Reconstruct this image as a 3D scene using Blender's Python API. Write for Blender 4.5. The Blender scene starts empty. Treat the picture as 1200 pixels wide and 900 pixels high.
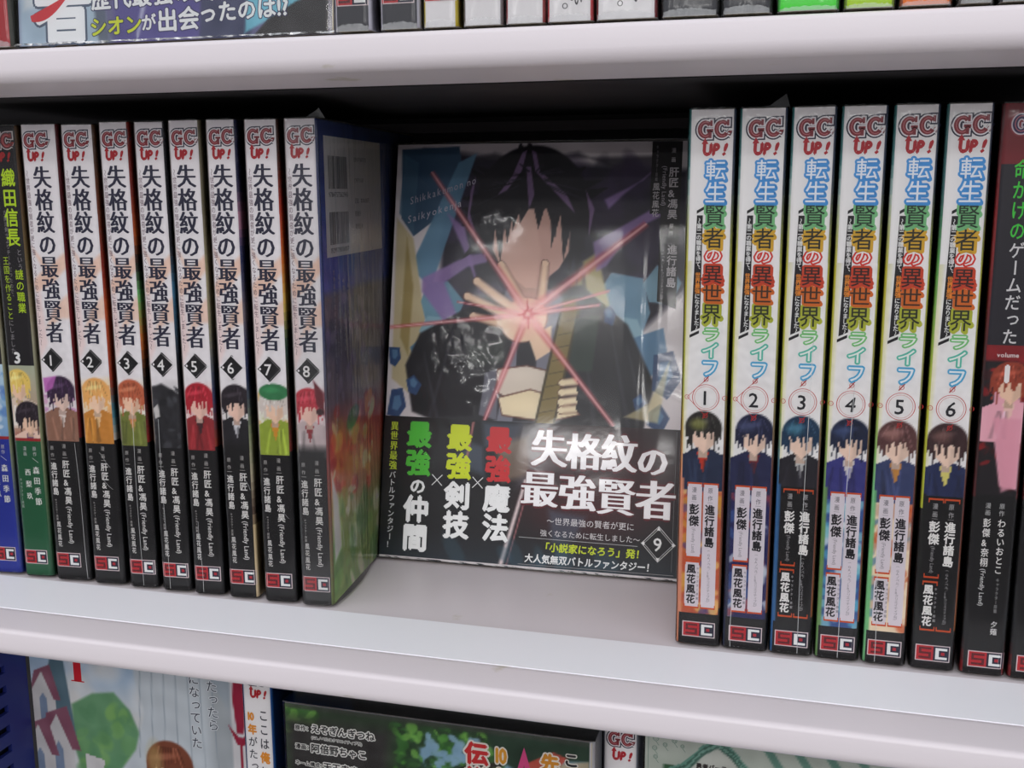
import bpy, math, random
import numpy as np
from mathutils import Vector, Matrix, noise

# ---------------------------------------------------------------- camera, world, lights, exposure
sc = bpy.context.scene
COL = sc.collection
cam_d = bpy.data.cameras.new('camera')
cam_d.sensor_width = 36.0
cam_d.lens = 1246.03 / 1200 * 36
cam_d.clip_start = 0.01
cam = bpy.data.objects.new('camera', cam_d)
cam.location = (0.290114, -0.354368, 0.156658)
cam.rotation_euler = (1.39081889, 0.00349404, 0.26417365)
COL.objects.link(cam)
sc.camera = cam

sc.view_settings.view_transform = 'Standard'
sc.view_settings.look = 'None'
sc.view_settings.gamma = 1
sc.view_settings.use_curve_mapping = False
sc.view_settings.exposure = 0.20
sc.cycles.transparent_max_bounces = 48
sc.cycles.max_bounces = 8

world = bpy.data.worlds.new('world')
sc.world = world
world.use_nodes = True
world.node_tree.nodes['Background'].inputs[0].default_value = (0.93, 0.95, 1.0, 1)
world.node_tree.nodes['Background'].inputs[1].default_value = 0.85


def tube_light(name, x, y, z, length, width, power):
    d = bpy.data.lights.new(name, 'AREA')
    d.shape = 'RECTANGLE'
    d.size = length
    d.size_y = width
    d.energy = power
    d.color = (1.0, 0.985, 0.97)
    o = bpy.data.objects.new(name, d)
    o.location = (x, y, z)
    COL.objects.link(o)
    return o


# ceiling light troffers of the shop, about 1.4 m above this shelf, row behind row
for (lx, ly, pw) in ((0.25, -1.0, 3), (-1.2, -1.0, 3), (1.7, -1.0, 3), (-0.45, -2.4, 9), (1.05, -2.4, 9), (0.3, -3.2, 16), (-0.6, -4.2, 20), (1.2, -4.2, 20), (0.3, -5.6, 44), (-1.0, -8.5, 90), (1.6, -8.5, 90)):
    tube_light('ceiling_lamp', lx, ly, 1.4, 1.2, 0.30, pw)

# ---------------------------------------------------------------- small helpers
MM = 0.001


def lin(c):
    c = np.asarray(c, float) / 255.0
    return np.where(c <= 0.04045, c / 12.92, ((c + 0.055) / 1.055) ** 2.4)


def set_props(o, label=None, cat=None, group=None, kind=None):
    if label: o['label'] = label
    if cat: o['category'] = cat
    if group: o['group'] = group
    if kind: o['kind'] = kind
    return o


def new_mat(name, color, rough=0.5, spec=0.5, **kw):
    m = bpy.data.materials.new(name)
    m.use_nodes = True
    b = m.node_tree.nodes['Principled BSDF']
    c = lin(color)
    b.inputs['Base Color'].default_value = (*c, 1)
    b.inputs['Roughness'].default_value = rough
    b.inputs['Specular IOR Level'].default_value = spec
    for k, v in kw.items():
        b.inputs[k.replace('_', ' ')].default_value = v
    return m


def add_noise_color(m, c1, c2, scale, lo=0.4, hi=0.6, detail=4, coords='Object', stretch=(1, 1, 1)):
    nt = m.node_tree
    b = nt.nodes['Principled BSDF']
    tc = nt.nodes.new('ShaderNodeTexCoord')
    mp = nt.nodes.new('ShaderNodeMapping')
    mp.inputs['Scale'].default_value = stretch
    n = nt.nodes.new('ShaderNodeTexNoise')
    n.inputs['Scale'].default_value = scale
    n.inputs['Detail'].default_value = detail
    r = nt.nodes.new('ShaderNodeValToRGB')
    r.color_ramp.elements[0].position = lo
    r.color_ramp.elements[1].position = hi
    r.color_ramp.elements[0].color = (*lin(c1), 1)
    r.color_ramp.elements[1].color = (*lin(c2), 1)
    nt.links.new(tc.outputs[coords], mp.inputs[0])
    nt.links.new(mp.outputs[0], n.inputs['Vector'])
    nt.links.new(n.outputs[0], r.inputs[0])
    nt.links.new(r.outputs[0], b.inputs['Base Color'])


def add_bump(m, scale, strength, dist=0.0005, detail=3):
    nt = m.node_tree
    b = nt.nodes['Principled BSDF']
    tc = nt.nodes.new('ShaderNodeTexCoord')
    n = nt.nodes.new('ShaderNodeTexNoise')
    n.inputs['Scale'].default_value = scale
    n.inputs['Detail'].default_value = detail
    bp = nt.nodes.new('ShaderNodeBump')
    bp.inputs['Strength'].default_value = strength
    bp.inputs['Distance'].default_value = dist
    nt.links.new(tc.outputs['Object'], n.inputs['Vector'])
    nt.links.new(n.outputs[0], bp.inputs['Height'])
    nt.links.new(bp.outputs[0], b.inputs['Normal'])


# white powder-coated shelf metal, with faint adhesive stains
M_SHELF = new_mat('white_shelf_enamel', (214, 207, 212), 0.38, 0.4)
add_noise_color(M_SHELF, (192, 185, 176), (214, 207, 212), 38, 0.30, 0.345, 5, stretch=(1, 1, 2.2))
add_bump(M_SHELF, 900, 0.12, 0.0002)
M_STRIP = new_mat('pale_shelf_nose', (238, 239, 245), 0.42, 0.4)
add_bump(M_STRIP, 1200, 0.10, 0.0002)
M_DARK = new_mat('dark_steel_and_underside_shade', (40, 39, 41), 0.6, 0.3)  # back panel's own grey, and the shade painted under the shelves
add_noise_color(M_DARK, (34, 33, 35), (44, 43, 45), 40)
M_BAR = new_mat('grey_back_rail', (92, 88, 90), 0.5, 0.3)
M_BLUE = new_mat('blue_divider_plastic', (38, 48, 120), 0.4, 0.4)
M_PAGES = new_mat('cream_paper', (222, 208, 178), 0.8, 0.2)
add_noise_color(M_PAGES, (205, 190, 158), (232, 220, 192), 900, 0.35, 0.65, 2, stretch=(1, .02, .02))

# all printed paper reads its ink colour from the mesh
M_PRINT = bpy.data.materials.new('printed_laminated_paper')
M_PRINT.use_nodes = True
_nt = M_PRINT.node_tree
_b = _nt.nodes['Principled BSDF']
_b.inputs['Roughness'].default_value = 0.42
_b.inputs['Specular IOR Level'].default_value = 0.28
_at = _nt.nodes.new('ShaderNodeAttribute')
_at.attribute_name = 'ink'
_nt.links.new(_at.outputs['Color'], _b.inputs['Base Color'])


def film_mat(name, scale, strength, rough, haze, ior=1.5, stretch=(1, 1, 1)):
    m = bpy.data.materials.new(name)
    m.use_nodes = True
    nt = m.node_tree
    nt.nodes.remove(nt.nodes['Principled BSDF'])
    out = nt.nodes['Material Output']
    tr = nt.nodes.new('ShaderNodeBsdfTransparent')
    tr.inputs[0].default_value = (0.985, 0.985, 0.985, 1)
    gl = nt.nodes.new('ShaderNodeBsdfGlossy')
    gl.inputs['Roughness'].default_value = rough
    df = nt.nodes.new('ShaderNodeBsdfDiffuse')
    df.inputs[0].default_value = (0.75, 0.77, 0.78, 1)
    fr = nt.nodes.new('ShaderNodeFresnel')
    fr.inputs['IOR'].default_value = ior
    tc = nt.nodes.new('ShaderNodeTexCoord')
    mp = nt.nodes.new('ShaderNodeMapping')
    mp.inputs['Scale'].default_value = stretch
    n = nt.nodes.new('ShaderNodeTexNoise')
    n.inputs['Scale'].default_value = scale
    n.inputs['Detail'].default_value = 3
    n.inputs['Distortion'].default_value = 0.6
    bp = nt.nodes.new('ShaderNodeBump')
    bp.inputs['Strength'].default_value = strength
    bp.inputs['Distance'].default_value = 0.001
    nt.links.new(tc.outputs['Object'], mp.inputs[0])
    nt.links.new(mp.outputs[0], n.inputs['Vector'])
    nt.links.new(n.outputs[0], bp.inputs['Height'])
    nt.links.new(bp.outputs[0], fr.inputs['Normal'])
    nt.links.new(bp.outputs[0], gl.inputs['Normal'])
    m1 = nt.nodes.new('ShaderNodeMixShader')
    m1.inputs[0].default_value = haze
    nt.links.new(tr.outputs[0], m1.inputs[1])
    nt.links.new(df.outputs[0], m1.inputs[2])
    m2 = nt.nodes.new('ShaderNodeMixShader')
    nt.links.new(fr.outputs[0], m2.inputs[0])
    nt.links.new(m1.outputs[0], m2.inputs[1])
    nt.links.new(gl.outputs[0], m2.inputs[2])
    nt.links.new(m2.outputs[0], out.inputs[0])
    return m


M_FILM = film_mat('clear_shrink_film', 90, 0.22, 0.10, 0.004, 1.32, (1, 1, 0.35))
M_FILM_CRINKLE = film_mat('crinkled_shrink_film', 120, 0.4, 0.12, 0.015, 1.36, (1, 1, 0.3))
M_FILM_FLAT = film_mat('taut_shrink_film', 60, 0.06, 0.08, 0.004, 1.36)
M_SEAM = film_mat('folded_film_seam', 200, 0.6, 0.25, 0.22, 1.4)
M_FOLD = film_mat('folded_film_flap', 120, 0.1, 0.3, 0.55, 1.4, (.3, 1, 1))
M_FILM_LOOSE = film_mat('loose_shrink_film', 110, 0.75, 0.12, 0.03, 1.5, (1, 1.6, 0.22))


def link(name, me, mat, parent=None):
    o = bpy.data.objects.new(name, me)
    if mat and not me.materials: me.materials.append(mat)
    COL.objects.link(o)
    if parent: o.parent = parent
    return o


def empty(name, loc, rotz=0.0):
    o = bpy.data.objects.new(name, None)
    o.empty_display_size = 0.02
    o.location = loc
    o.rotation_euler = (0, 0, rotz)
    COL.objects.link(o)
    return o


def mesh_from(name, V, F, mat, parent=None, smooth=False, ink=None, corner=None):
    """V Nx3 metres, F list or array, ink Nx3 per vertex (linear) or corner per-face colours"""
    me = bpy.data.meshes.new(name)
    V = np.asarray(V, np.float32)
    me.from_pydata(V.tolist(), [], F if isinstance(F, list) else F.tolist())
    if ink is not None:
        a = me.color_attributes.new('ink', 'FLOAT_COLOR', 'POINT')
        a.data.foreach_set('color', np.hstack([ink, np.ones((len(ink), 1))]).astype(np.float32).ravel())
    if corner is not None:
        a = me.color_attributes.new('ink', 'FLOAT_COLOR', 'CORNER')
        n = np.array([len(f) for f in F])
        c = np.repeat(np.asarray(corner), n, axis=0)
        a.data.foreach_set('color', np.hstack([c, np.ones((len(c), 1))]).astype(np.float32).ravel())
    if smooth: me.shade_smooth()
    me.update()
    return link(name, me, mat, parent)


def box_vf(x0, x1, y0, y1, z0, z1):
    V = [(x, y, z) for x in (x0, x1) for y in (y0, y1) for z in (z0, z1)]
    F = [[0, 1, 3, 2], [4, 6, 7, 5], [0, 4, 5, 1], [2, 3, 7, 6], [0, 2, 6, 4], [1, 5, 7, 3]]
    return V, F


def boxes(name, bl, mat, parent=None):
    V, F = [], []
    for b in bl:
        v, f = box_vf(*b)
        k = len(V)
        V += v
        F += [[i + k for i in q] for q in f]
    return mesh_from(name, V, F, mat, parent)


def extrude_profile(name, prof, x0, x1, mat, parent=None, nx=1, cap=True):
    """closed profile (y,z) pulled along x"""
    n = len(prof)
    V, F = [], []
    for i in range(nx + 1):
        x = x0 + (x1 - x0) * i / nx
        V += [(x, y, z) for (y, z) in prof]
    for i in range(nx):
        for j in range(n):
            a, b = i * n + j, i * n + (j + 1) % n
            F.append([a, b, b + n, a + n])
    if cap:
        F.append(list(range(n))[::-1])
        F.append([nx * n + j for j in range(n)])
    return mesh_from(name, V, F, mat, parent)


# ---------------------------------------------------------------- glyphs
GL = {}
ALLTEXT = set('GCUP!SC' + '失格紋の最強賢者〜世界最強の賢者が更に強くなるために転生しました〜'
              '漫画原作キャラクター原案肝匠&馮昊(Friendly Land)進行諸島風花風花'
              '転生賢者の異世界ライフ〜第二の職業を得て、世界最強になりました〜彭傑(GAノベル／SBクリエイティブ刊)'
              '織田信長という謎の職業が魔法剣士よりチートだったので、王国を作ることにしました森田季節西梨玖'
              '命がけのゲームだったvolume彭傑&奈栩わるいおとこ夕薙'
              '最強の仲間剣技魔法×異世界最強バトルファンタジー！「小説家になろう」発！大人気無双'
              'Shikkakumon no Saikyokenja0123456789シオンが出会ったのは!?歴代最強の者'
              'たったらになっていたここは俺に任せて10年がたったら伝説先に原作：えぞぎんぎつね漫画：阿倍野ちゃこネーム構成：天王寺きつねキャラクター原案'
              '勇者パーティーを追放されたいい。ISBN定価本体円税発行日誰')


def build_glyphs():
    objs = []
    for ch in sorted(ALLTEXT):
        if ch == ' ': continue
        c = bpy.data.curves.new('g', 'FONT')
        c.body = ch
        c.resolution_u = 2
        o = bpy.data.objects.new('g', c)
        COL.objects.link(o)
        objs.append((ch, o, c))
    dg = bpy.context.evaluated_depsgraph_get()
    for ch, o, c in objs:
        me = bpy.data.meshes.new_from_object(o.evaluated_get(dg))
        n = len(me.vertices)
        co = np.zeros(n * 3, np.float32)
        me.vertices.foreach_get('co', co)
        GL[ch] = (co.reshape(-1, 3)[:, :2].astype(float), [list(p.vertices) for p in me.polygons])
        bpy.data.meshes.remove(me)
    for ch, o, c in objs:
        bpy.data.objects.remove(o)
        bpy.data.curves.remove(c)


build_glyphs()
SMALL = set('っゃゅょャュョッァィェォゥ')
ROT = set('ー〜()（）：「」')


def ring(r, n=8):
    return [(r * math.cos(2 * math.pi * i / n), r * math.sin(2 * math.pi * i / n)) for i in range(n)]


class Print:
    """collects flat inked shapes in surface millimetres (s to the right, t up) on a mapped surface"""
    def __init__(self, mapf):
        self.m = mapf
        self.V, self.F, self.C = [], [], []

    def poly(self, pts, faces, color, lift):
        k = len(self.V)
        self.V += [self.m(s, t, lift) for s, t in pts]
        self.F += [[i + k for i in f] for f in faces]
        self.C += [lin(color)] * len(faces)

    def face(self, pts, color, lift=0.05):
        self.poly(pts, [list(range(len(pts)))], color, lift)

    def rect(self, s0, s1, t0, t1, color, lift=0.05, n=0):
        n = n or max(1, int(math.ceil((s1 - s0) / .9)))
        P, F = [], []
        for i in range(n + 1):
            s = s0 + (s1 - s0) * i / n
            P += [(s, t0), (s, t1)]
        for i in range(n): F.append([2 * i, 2 * i + 2, 2 * i + 3, 2 * i + 1])
        self.poly(P, F, color, lift)

    def line(self, a, b, w, color, lift=0.05):
        dx, dy = b[0] - a[0], b[1] - a[1]
        L = math.hypot(dx, dy) or 1
        nx, ny = -dy / L * w / 2, dx / L * w / 2
        self.face([(a[0] - nx, a[1] - ny), (b[0] - nx, b[1] - ny), (b[0] + nx, b[1] + ny), (a[0] + nx, a[1] + ny)], color, lift)

    def arc(self, cx, cy, rx, ry, th, a0, a1, color, lift=0.05, n=16, e=0.0):
        P, F = [], []
        a0 -= e / max(rx, .1)
        a1 += e / max(rx, .1)
        for i in range(n + 1):
            a = a0 + (a1 - a0) * i / n
            c, s = math.cos(a), math.sin(a)
            P += [(cx + (rx + e) * c, cy + (ry + e) * s), (cx + (rx - th - e) * c, cy + (ry - th * ry / rx * .8 - e) * s)]
        for i in range(n): F.append([2 * i, 2 * i + 1, 2 * i + 3, 2 * i + 2])
        self.poly(P, F, color, lift)

    def glyph(self, ch, fn, color, lift, offs=((0, 0),)):
        if ch not in GL: return
        V, F = GL[ch]
        for ox, oy in offs:
            self.poly([fn(x + ox, y + oy) for x, y in V], F, color, lift)
            lift += 0.0025

    def vtext(self, txt, cx, top, w, pitch, color, bold=0.0, lift=0.08, mincho=False, outline=0.0, h=None, rot=0.0):
        """vertical writing: w glyph width, pitch step down, all mm; rot turns the column about its head"""
        offs = [(0, 0)]
        if bold: offs = [(-bold, 0), (bold, 0), (0, bold), (0, -bold)]
        if mincho: offs = [(-.036, 0), (-.012, 0), (.012, 0), (.036, 0)]
        if outline: offs = ring(outline, 12)
        h = h or pitch * 0.96
        t = top
        cr, sr = math.cos(rot), math.sin(rot)
        for ch in txt:
            if ch == ' ':
                t -= pitch * .5
                continue
            dx = dy = 0
            if ch in SMALL: dx, dy = .1, .1
            if ch in '、。': dx, dy = .55, .55
            mid = t - pitch / 2

            def fn(x, y, dx=dx, dy=dy, mid=mid, ch=ch):
                x += dx
                y += dy
                if ch in ROT:
                    u, v = (y - .38), -(x - .5)
                else:
                    u, v = x - .5, y - .38
                a, b = u * w, mid - top + v * h
                return (cx + a * cr - b * sr, top + a * sr + b * cr)
            self.glyph(ch, fn, color, lift, offs)
            t -= pitch
        return t

    def rtext(self, txt, x, top, size, color, bold=0.0, lift=0.08, squeeze=1.0):
        """latin run turned clockwise, reading downwards"""
        t = top
        offs = [(-bold, 0), (bold, 0)] if bold else [(0, 0)]
        for ch in txt:
            if ch == ' ' or ch not in GL:
                t -= .3 * size * squeeze
                continue
            adv = GL[ch][0][:, 0].max() + .08
            self.glyph(ch, lambda a, b, t=t: (x + (b - .35) * size, t - a * size * squeeze), color, lift, offs)
            t -= adv * size * squeeze
        return t

    def htext(self, txt, x, y, size, color, bold=0.0, lift=0.08, squeeze=1.0, shear=0.0, rot=0.0, track=0.0, outline=0.0, mincho=False):
        offs = [(0, 0)]
        if bold: offs = [(-bold, 0), (bold, 0), (0, bold), (0, -bold)]
        if outline: offs = ring(outline, 12)
        if mincho: offs = [(-.036, 0), (-.012, 0), (.012, 0), (.036, 0)]
        cr, sr = math.cos(rot), math.sin(rot)
        c = 0.0
        for ch in txt:
            if ch == ' ':
                c += .3 * size
                continue
            if ch not in GL: continue
            wmax = GL[ch][0][:, 0].max()
            cjk = ord(ch) > 0x2000 and ch not in '×'
            adv = 1.0 if cjk else wmax + .08

            def fn(a, b, c=c):
                u, v = c + (a + shear * b) * size * squeeze, b * size
                return (x + u * cr - v * sr, y + u * sr + v * cr)
            self.glyph(ch, fn, color, lift, offs)
            c += adv * size * squeeze + track
        return c

    def build(self, name, parent, mat=None):
        if not self.F: return None
        V = np.asarray(self.V) * MM
        return mesh_from(name, V, self.F, mat or M_PRINT, parent, corner=np.array(self.C))


# ---------------------------------------------------------------- painted panels (ink per vertex on a fine grid)
class Canvas:
    def __init__(self, w, h, step, s0=0.0, t0=0.0, color=(255, 255, 255)):
        nx, ny = max(2, int(round(w / step)) + 1), max(2, int(round(h / step)) + 1)
        self.nx, self.ny = nx, ny
        self.S, self.T = np.meshgrid(np.linspace(s0, s0 + w, nx), np.linspace(t0, t0 + h, ny))
        self.rgb = np.ones((ny, nx, 3)) * np.asarray(color, float)

    def blend(self, mask, color):
        m = np.clip(mask, 0, 1)[..., None]
        self.rgb = self.rgb * (1 - m) + np.asarray(color, float) * m

    def poly(self, pts, color, a=1.0, soft=0.0):
        P = np.asarray(pts, float)
        S, T = self.S, self.T
        ins = np.zeros(S.shape, bool)
        dist = np.full(S.shape, 1e9)
        for i in range(len(P)):
            x0, y0 = P[i]
            x1, y1 = P[(i + 1) % len(P)]
            c = (y0 > T) != (y1 > T)
            with np.errstate(divide='ignore', invalid='ignore'):
                xi = (x1 - x0) * (T - y0) / ((y1 - y0) if y1 != y0 else 1e-9) + x0
            ins ^= c & (S < xi)
            if soft:
                L2 = (x1 - x0) ** 2 + (y1 - y0) ** 2 + 1e-9
                u = np.clip(((S - x0) * (x1 - x0) + (T - y0) * (y1 - y0)) / L2, 0, 1)
                dist = np.minimum(dist, np.hypot(S - x0 - u * (x1 - x0), T - y0 - u * (y1 - y0)))
        if soft:
            sd = np.where(ins, dist, -dist)
            self.blend(a * np.clip(sd / soft + .5, 0, 1), color)
        else:
            self.blend(a * ins, color)

    def ellipse(self, cx, cy, rx, ry, color, a=1.0, soft=0.15, rot=0.0):
        c, s = math.cos(rot), math.sin(rot)
        X = (self.S - cx) * c + (self.T - cy) * s
        Y = -(self.S - cx) * s + (self.T - cy) * c
        d = np.sqrt((X / rx) ** 2 + (Y / ry) ** 2)
        self.blend(a * np.clip((1 - d) / soft + .5, 0, 1), color)

    def beam(self, p, q, w0, w1, color, a=1.0):
        px, py = p
        dx, dy = q[0] - px, q[1] - py
        L2 = dx * dx + dy * dy
        u = ((self.S - px) * dx + (self.T - py) * dy) / L2
        d = np.abs((self.S - px) * dy - (self.T - py) * dx) / math.sqrt(L2)
        w = w0 + (w1 - w0) * np.clip(u, 0, 1)
        self.blend(a * np.clip(1.2 * (1 - d / w), 0, 1) * ((u > 0) & (u < 1)), color)

    def vgrad(self, stops):
        """stops [(t,color)] rising t"""
        ts = [s[0] for s in stops]
        for k in range(3):
            self.rgb[..., k] = np.interp(self.T, ts, [s[1][k] for s in stops])

    def mottle(self, amp, scale, seed=0, cx=1.0):
        out = np.zeros(self.S.shape)
        rs = np.random.RandomState(seed)
        for o in range(14):
            a = rs.uniform(0, 6.28)
            f = scale * rs.uniform(.5, 2.2)
            out += np.sin((self.S * math.cos(a) * cx + self.T * math.sin(a)) * f + rs.uniform(0, 6.28))
        self.rgb = np.clip(self.rgb + (out / 4 * amp)[..., None], 0, 255)

    def splat(self, n, colors, rmin, rmax, region, seed, a=.8, asp=1.0, soft=.4):
        rs = np.random.RandomState(seed)
        for i in range(n):
            self.ellipse(rs.uniform(region[0], region[1]), rs.uniform(region[2], region[3]),
                         rs.uniform(rmin, rmax), rs.uniform(rmin, rmax) * asp, colors[rs.randint(len(colors))], a, soft, rs.uniform(0, 3))

    def build(self, name, parent, mapf, lift=0.03, mat=None):
        V = np.array([mapf(s, t, lift) for s, t in zip(self.S.ravel(), self.T.ravel())]) * MM
        nx, ny = self.nx, self.ny
        idx = np.arange(nx * ny).reshape(ny, nx)
        F = np.stack([idx[:-1, :-1], idx[:-1, 1:], idx[1:, 1:], idx[1:, :-1]], -1).reshape(-1, 4)
        return mesh_from(name, V, F, mat or M_PRINT, parent, smooth=True, ink=lin(np.clip(self.rgb.reshape(-1, 3), 0, 255)))


# ---------------------------------------------------------------- shelf furniture
XL, XR = -0.42, 0.85
YB = 0.137


def shelf_profile(zt):
    """sheet-metal shelf section: back deck, slight ridge, nose strip, rolled front, returned lip"""
    return [(YB, zt - 0.0010), (-0.0030, zt - 0.0010), (-0.0042, zt), (-0.0335, zt), (-0.0345, zt + 0.0004), (-0.0360, zt + 0.0004),
(-0.0480, zt - 0.0004)] + [(-0.0480 - 0.0021 * math.sin(k * math.pi / 10), zt - 0.0004 - 0.0016 * (1 - math.cos(k * math.pi / 10))) for k in range(1, 6)] + [(-0.0501, zt - 0.0070)] + [(-0.0501 + 0.0040 * (1 - math.cos(k * math.pi / 16)), zt - 0.0070 - 0.0042 * math.sin(k * math.pi / 16)) for k in range(1, 9)] + [
            (-0.0150, zt - 0.0122), (-0.0150, zt - 0.0098), (YB, zt - 0.0095)]


def shelf(zt, name):
    root = empty(name, (0, 0, 0))
    root['kind'] = 'structure'
    prof = shelf_profile(0)
    o = extrude_profile('shelf_board', prof, XL, XR, M_SHELF, root)
    o.data.shade_smooth()
    o.data.set_sharp_from_angle(angle=math.radians(24))
    o.location = (0, 0, zt)
    s = boxes('nose_strip', [(XL, XR, -0.0333, -0.0044, 0.0, 0.00035)], M_STRIP, root)
    s.location = (0, 0, zt)
    u = boxes('underside_shade_sheet', [(XL, XR, -0.0145, YB - .001, -0.0126, -0.0099)], M_DARK, root)  # dark sheet over the white underside, its colour stands in for shade
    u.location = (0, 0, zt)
    return root


shelf(0.0, 'shelf')
shelf(0.2030, 'shelf')
Z3 = -0.2315
shelf(Z3, 'shelf')
bk = boxes('wall_back', [(XL, XR, YB, YB + 0.004, -0.26, 0.43)], M_DARK)
bk['kind'] = 'structure'
for i, (za, zb) in enumerate(((0.1835, 0.1880),)):
    r_ = boxes('trim_1', [(XL, XR, YB - 0.004, YB, za, zb)], M_BAR)
    r_['kind'] = 'structure'

fl = boxes('floor', [(-3.5, 4.5, -10.5, 0.6, -1.16, -1.13)], new_mat('shop_floor_tile', (176, 172, 166), .35, .4))
fl['kind'] = 'structure'
wf = boxes('wall_front', [(-3.5, 4.5, -2.25, -1.95, -1.13, 0.30)], new_mat('opposite_bookcase', (132, 124, 126), .5, .3))
wf['kind'] = 'structure'

# ---------------------------------------------------------------- publisher marks
NAVY, WHITE, MAROON, RED = (36, 38, 62), (236, 232, 236), (136, 46, 56), (178, 32, 44)


def gc_logo(P, s0, t0, w, h, inner=MAROON, outer=NAVY, mid=WHITE):
    """heavy slab lettering G C in three nested outlines; box s0,t0 lower left"""
    k = w / 10.8
    rx, ry = 2.35 * k, h * .42
    for e, col, lf in ((.78 * k, outer, .05), (.36 * k, mid, .075), (-.02 * k, inner, .10)):
        for j, cx in enumerate((s0 + 2.9 * k, s0 + 7.9 * k)):
            cy = t0 + h / 2 + (0.05 if j else -0.1)
            P.arc(cx, cy, rx, ry, 1.35 * k, math.radians(38), math.radians(325), col, lf, 20, e)
            # top serif
            def bx(a, b, c, d):
                P.rect(a - e, b + e, c - e, d + e, col, lf + .004)
            bx(cx + 1.35 * k, cx + 2.1 * k, cy + .35 * ry, cy + 1.0 * ry)
            if j == 0:
                bx(cx + .35 * k, cx + 2.35 * k, cy - .22 * ry, cy + .05 * ry)
                bx(cx + .95 * k, cx + 1.9 * k, cy - .95 * ry, cy - .1 * ry)
            else:
                P.face([(cx + 1.2 * k - e, cy - .62 * ry - e), (cx + 2.3 * k, cy - .75 * ry - e), (cx + 3.1 * k + e, cy - .2 * ry + e), (cx + 1.9 * k, cy - .2 * ry + e)], col, lf + .007)
    # bright inner line on the letters
    for j, cx in enumerate((s0 + 2.9 * k, s0 + 7.9 * k)):
        P.arc(cx + .1 * k, t0 + h / 2, rx - .5 * k, ry - .5 * k, .22 * k, math.radians(60), math.radians(300), (205, 120, 125), .12, 16, 0)


def up_logo(P, s0, t0, w, h, color=RED):
    k = w / 7.4
    P.htext('U', s0, t0, h * 1.3, color, .075, .08, .84, .06)
    P.htext('P', s0 + 2.9 * k, t0, h * 1.28, color, .075, .08, .8, .16)
    P.htext('!', s0 + 5.9 * k, t0, h * 1.3, color, .06, .08, 1.0, .25)
    a = s0 + .62 * k
    P.face([(a - .95 * k, t0 + h * .88), (a + 1.15 * k, t0 + h * .88), (a + .1 * k, t0 + h * 1.38)], color, .095)


def sc_logo(P, s0, t0, w, h):
    P.rect(s0, s0 + w, t0, t0 + h, (222, 205, 208), .05)
    b = .028 * w
    P.rect(s0 + b, s0 + w * .52, t0 + b, t0 + h - b, (190, 34, 44), .07)
    P.rect(s0 + w * .52, s0 + w - b, t0 + b, t0 + h - b, (28, 26, 52), .07)
    D = (98, 22, 30)
    x0, x1, y0, y1 = s0 + w * .1, s0 + w * .46, t0 + h * .15, t0 + h * .85
    q = h * .13
    ym = (y0 + y1) / 2
    P.rect(x0, x1, y0, y0 + q, D, .09)
    P.rect(x0, x1, ym - q / 2, ym + q / 2, D, .09)
    P.rect(x0, x1, y1 - q, y1, D, .09)
    P.rect(x0, x0 + q * 1.1, ym, y1, D, .094)
    P.rect(x1 - q * 1.1, x1, y0, ym, D, .094)
    x0, x1 = s0 + w * .58, s0 + w * .92
    W = (238, 240, 240)
    P.rect(x0, x1, y0, y0 + q * 1.15, W, .09)
    P.rect(x0, x1, y1 - q * 1.15, y1, W, .09)
    P.rect(x0, x0 + q * 1.5, y0, y1, W, .094)
    P.rect(x0 + q * 2.4, x0 + q * 3.9, ym - q * .7, ym + q * .7, (178, 34, 48), .09)


# ---------------------------------------------------------------- spine-out book
RR, RY = 1.9, 1.5


def spine_y(s, w, r=RR, ry=RY):
    d = 0.0
    if s < r: d = min(1.0, (r - s) / r)
    elif s > w - r: d = min(1.0, (s - (w - r)) / r)
    return ry * (1 - math.sqrt(max(0.0, 1 - d * d)))


def spine_map(w):
    return lambda s, t, l: (s, spine_y(min(max(s, 0), w), w) - l, t)


def right_map(w):
    return lambda s, t, l: (w + l, s, t)


def left_map(w):
    return lambda s, t, l: (-l, s, t)


def u_path(w, D, g=0.0, n=7):
    """outline of the jacket seen from above, from back-left round the spine to back-right"""
    pts = [(-g, D)]
    ss = [RR * (1 - math.cos(math.pi / 2 * i / n)) for i in range(n + 1)]
    left = [(s - g * (1 - s / RR), spine_y(s, w) - g * (s / RR)) for s in ss]
    right = [(w - s + g * (1 - s / RR), spine_y(s, w) - g * (s / RR)) for s in ss][::-1]
    return pts + left + right + [(w + g, D)]


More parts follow.
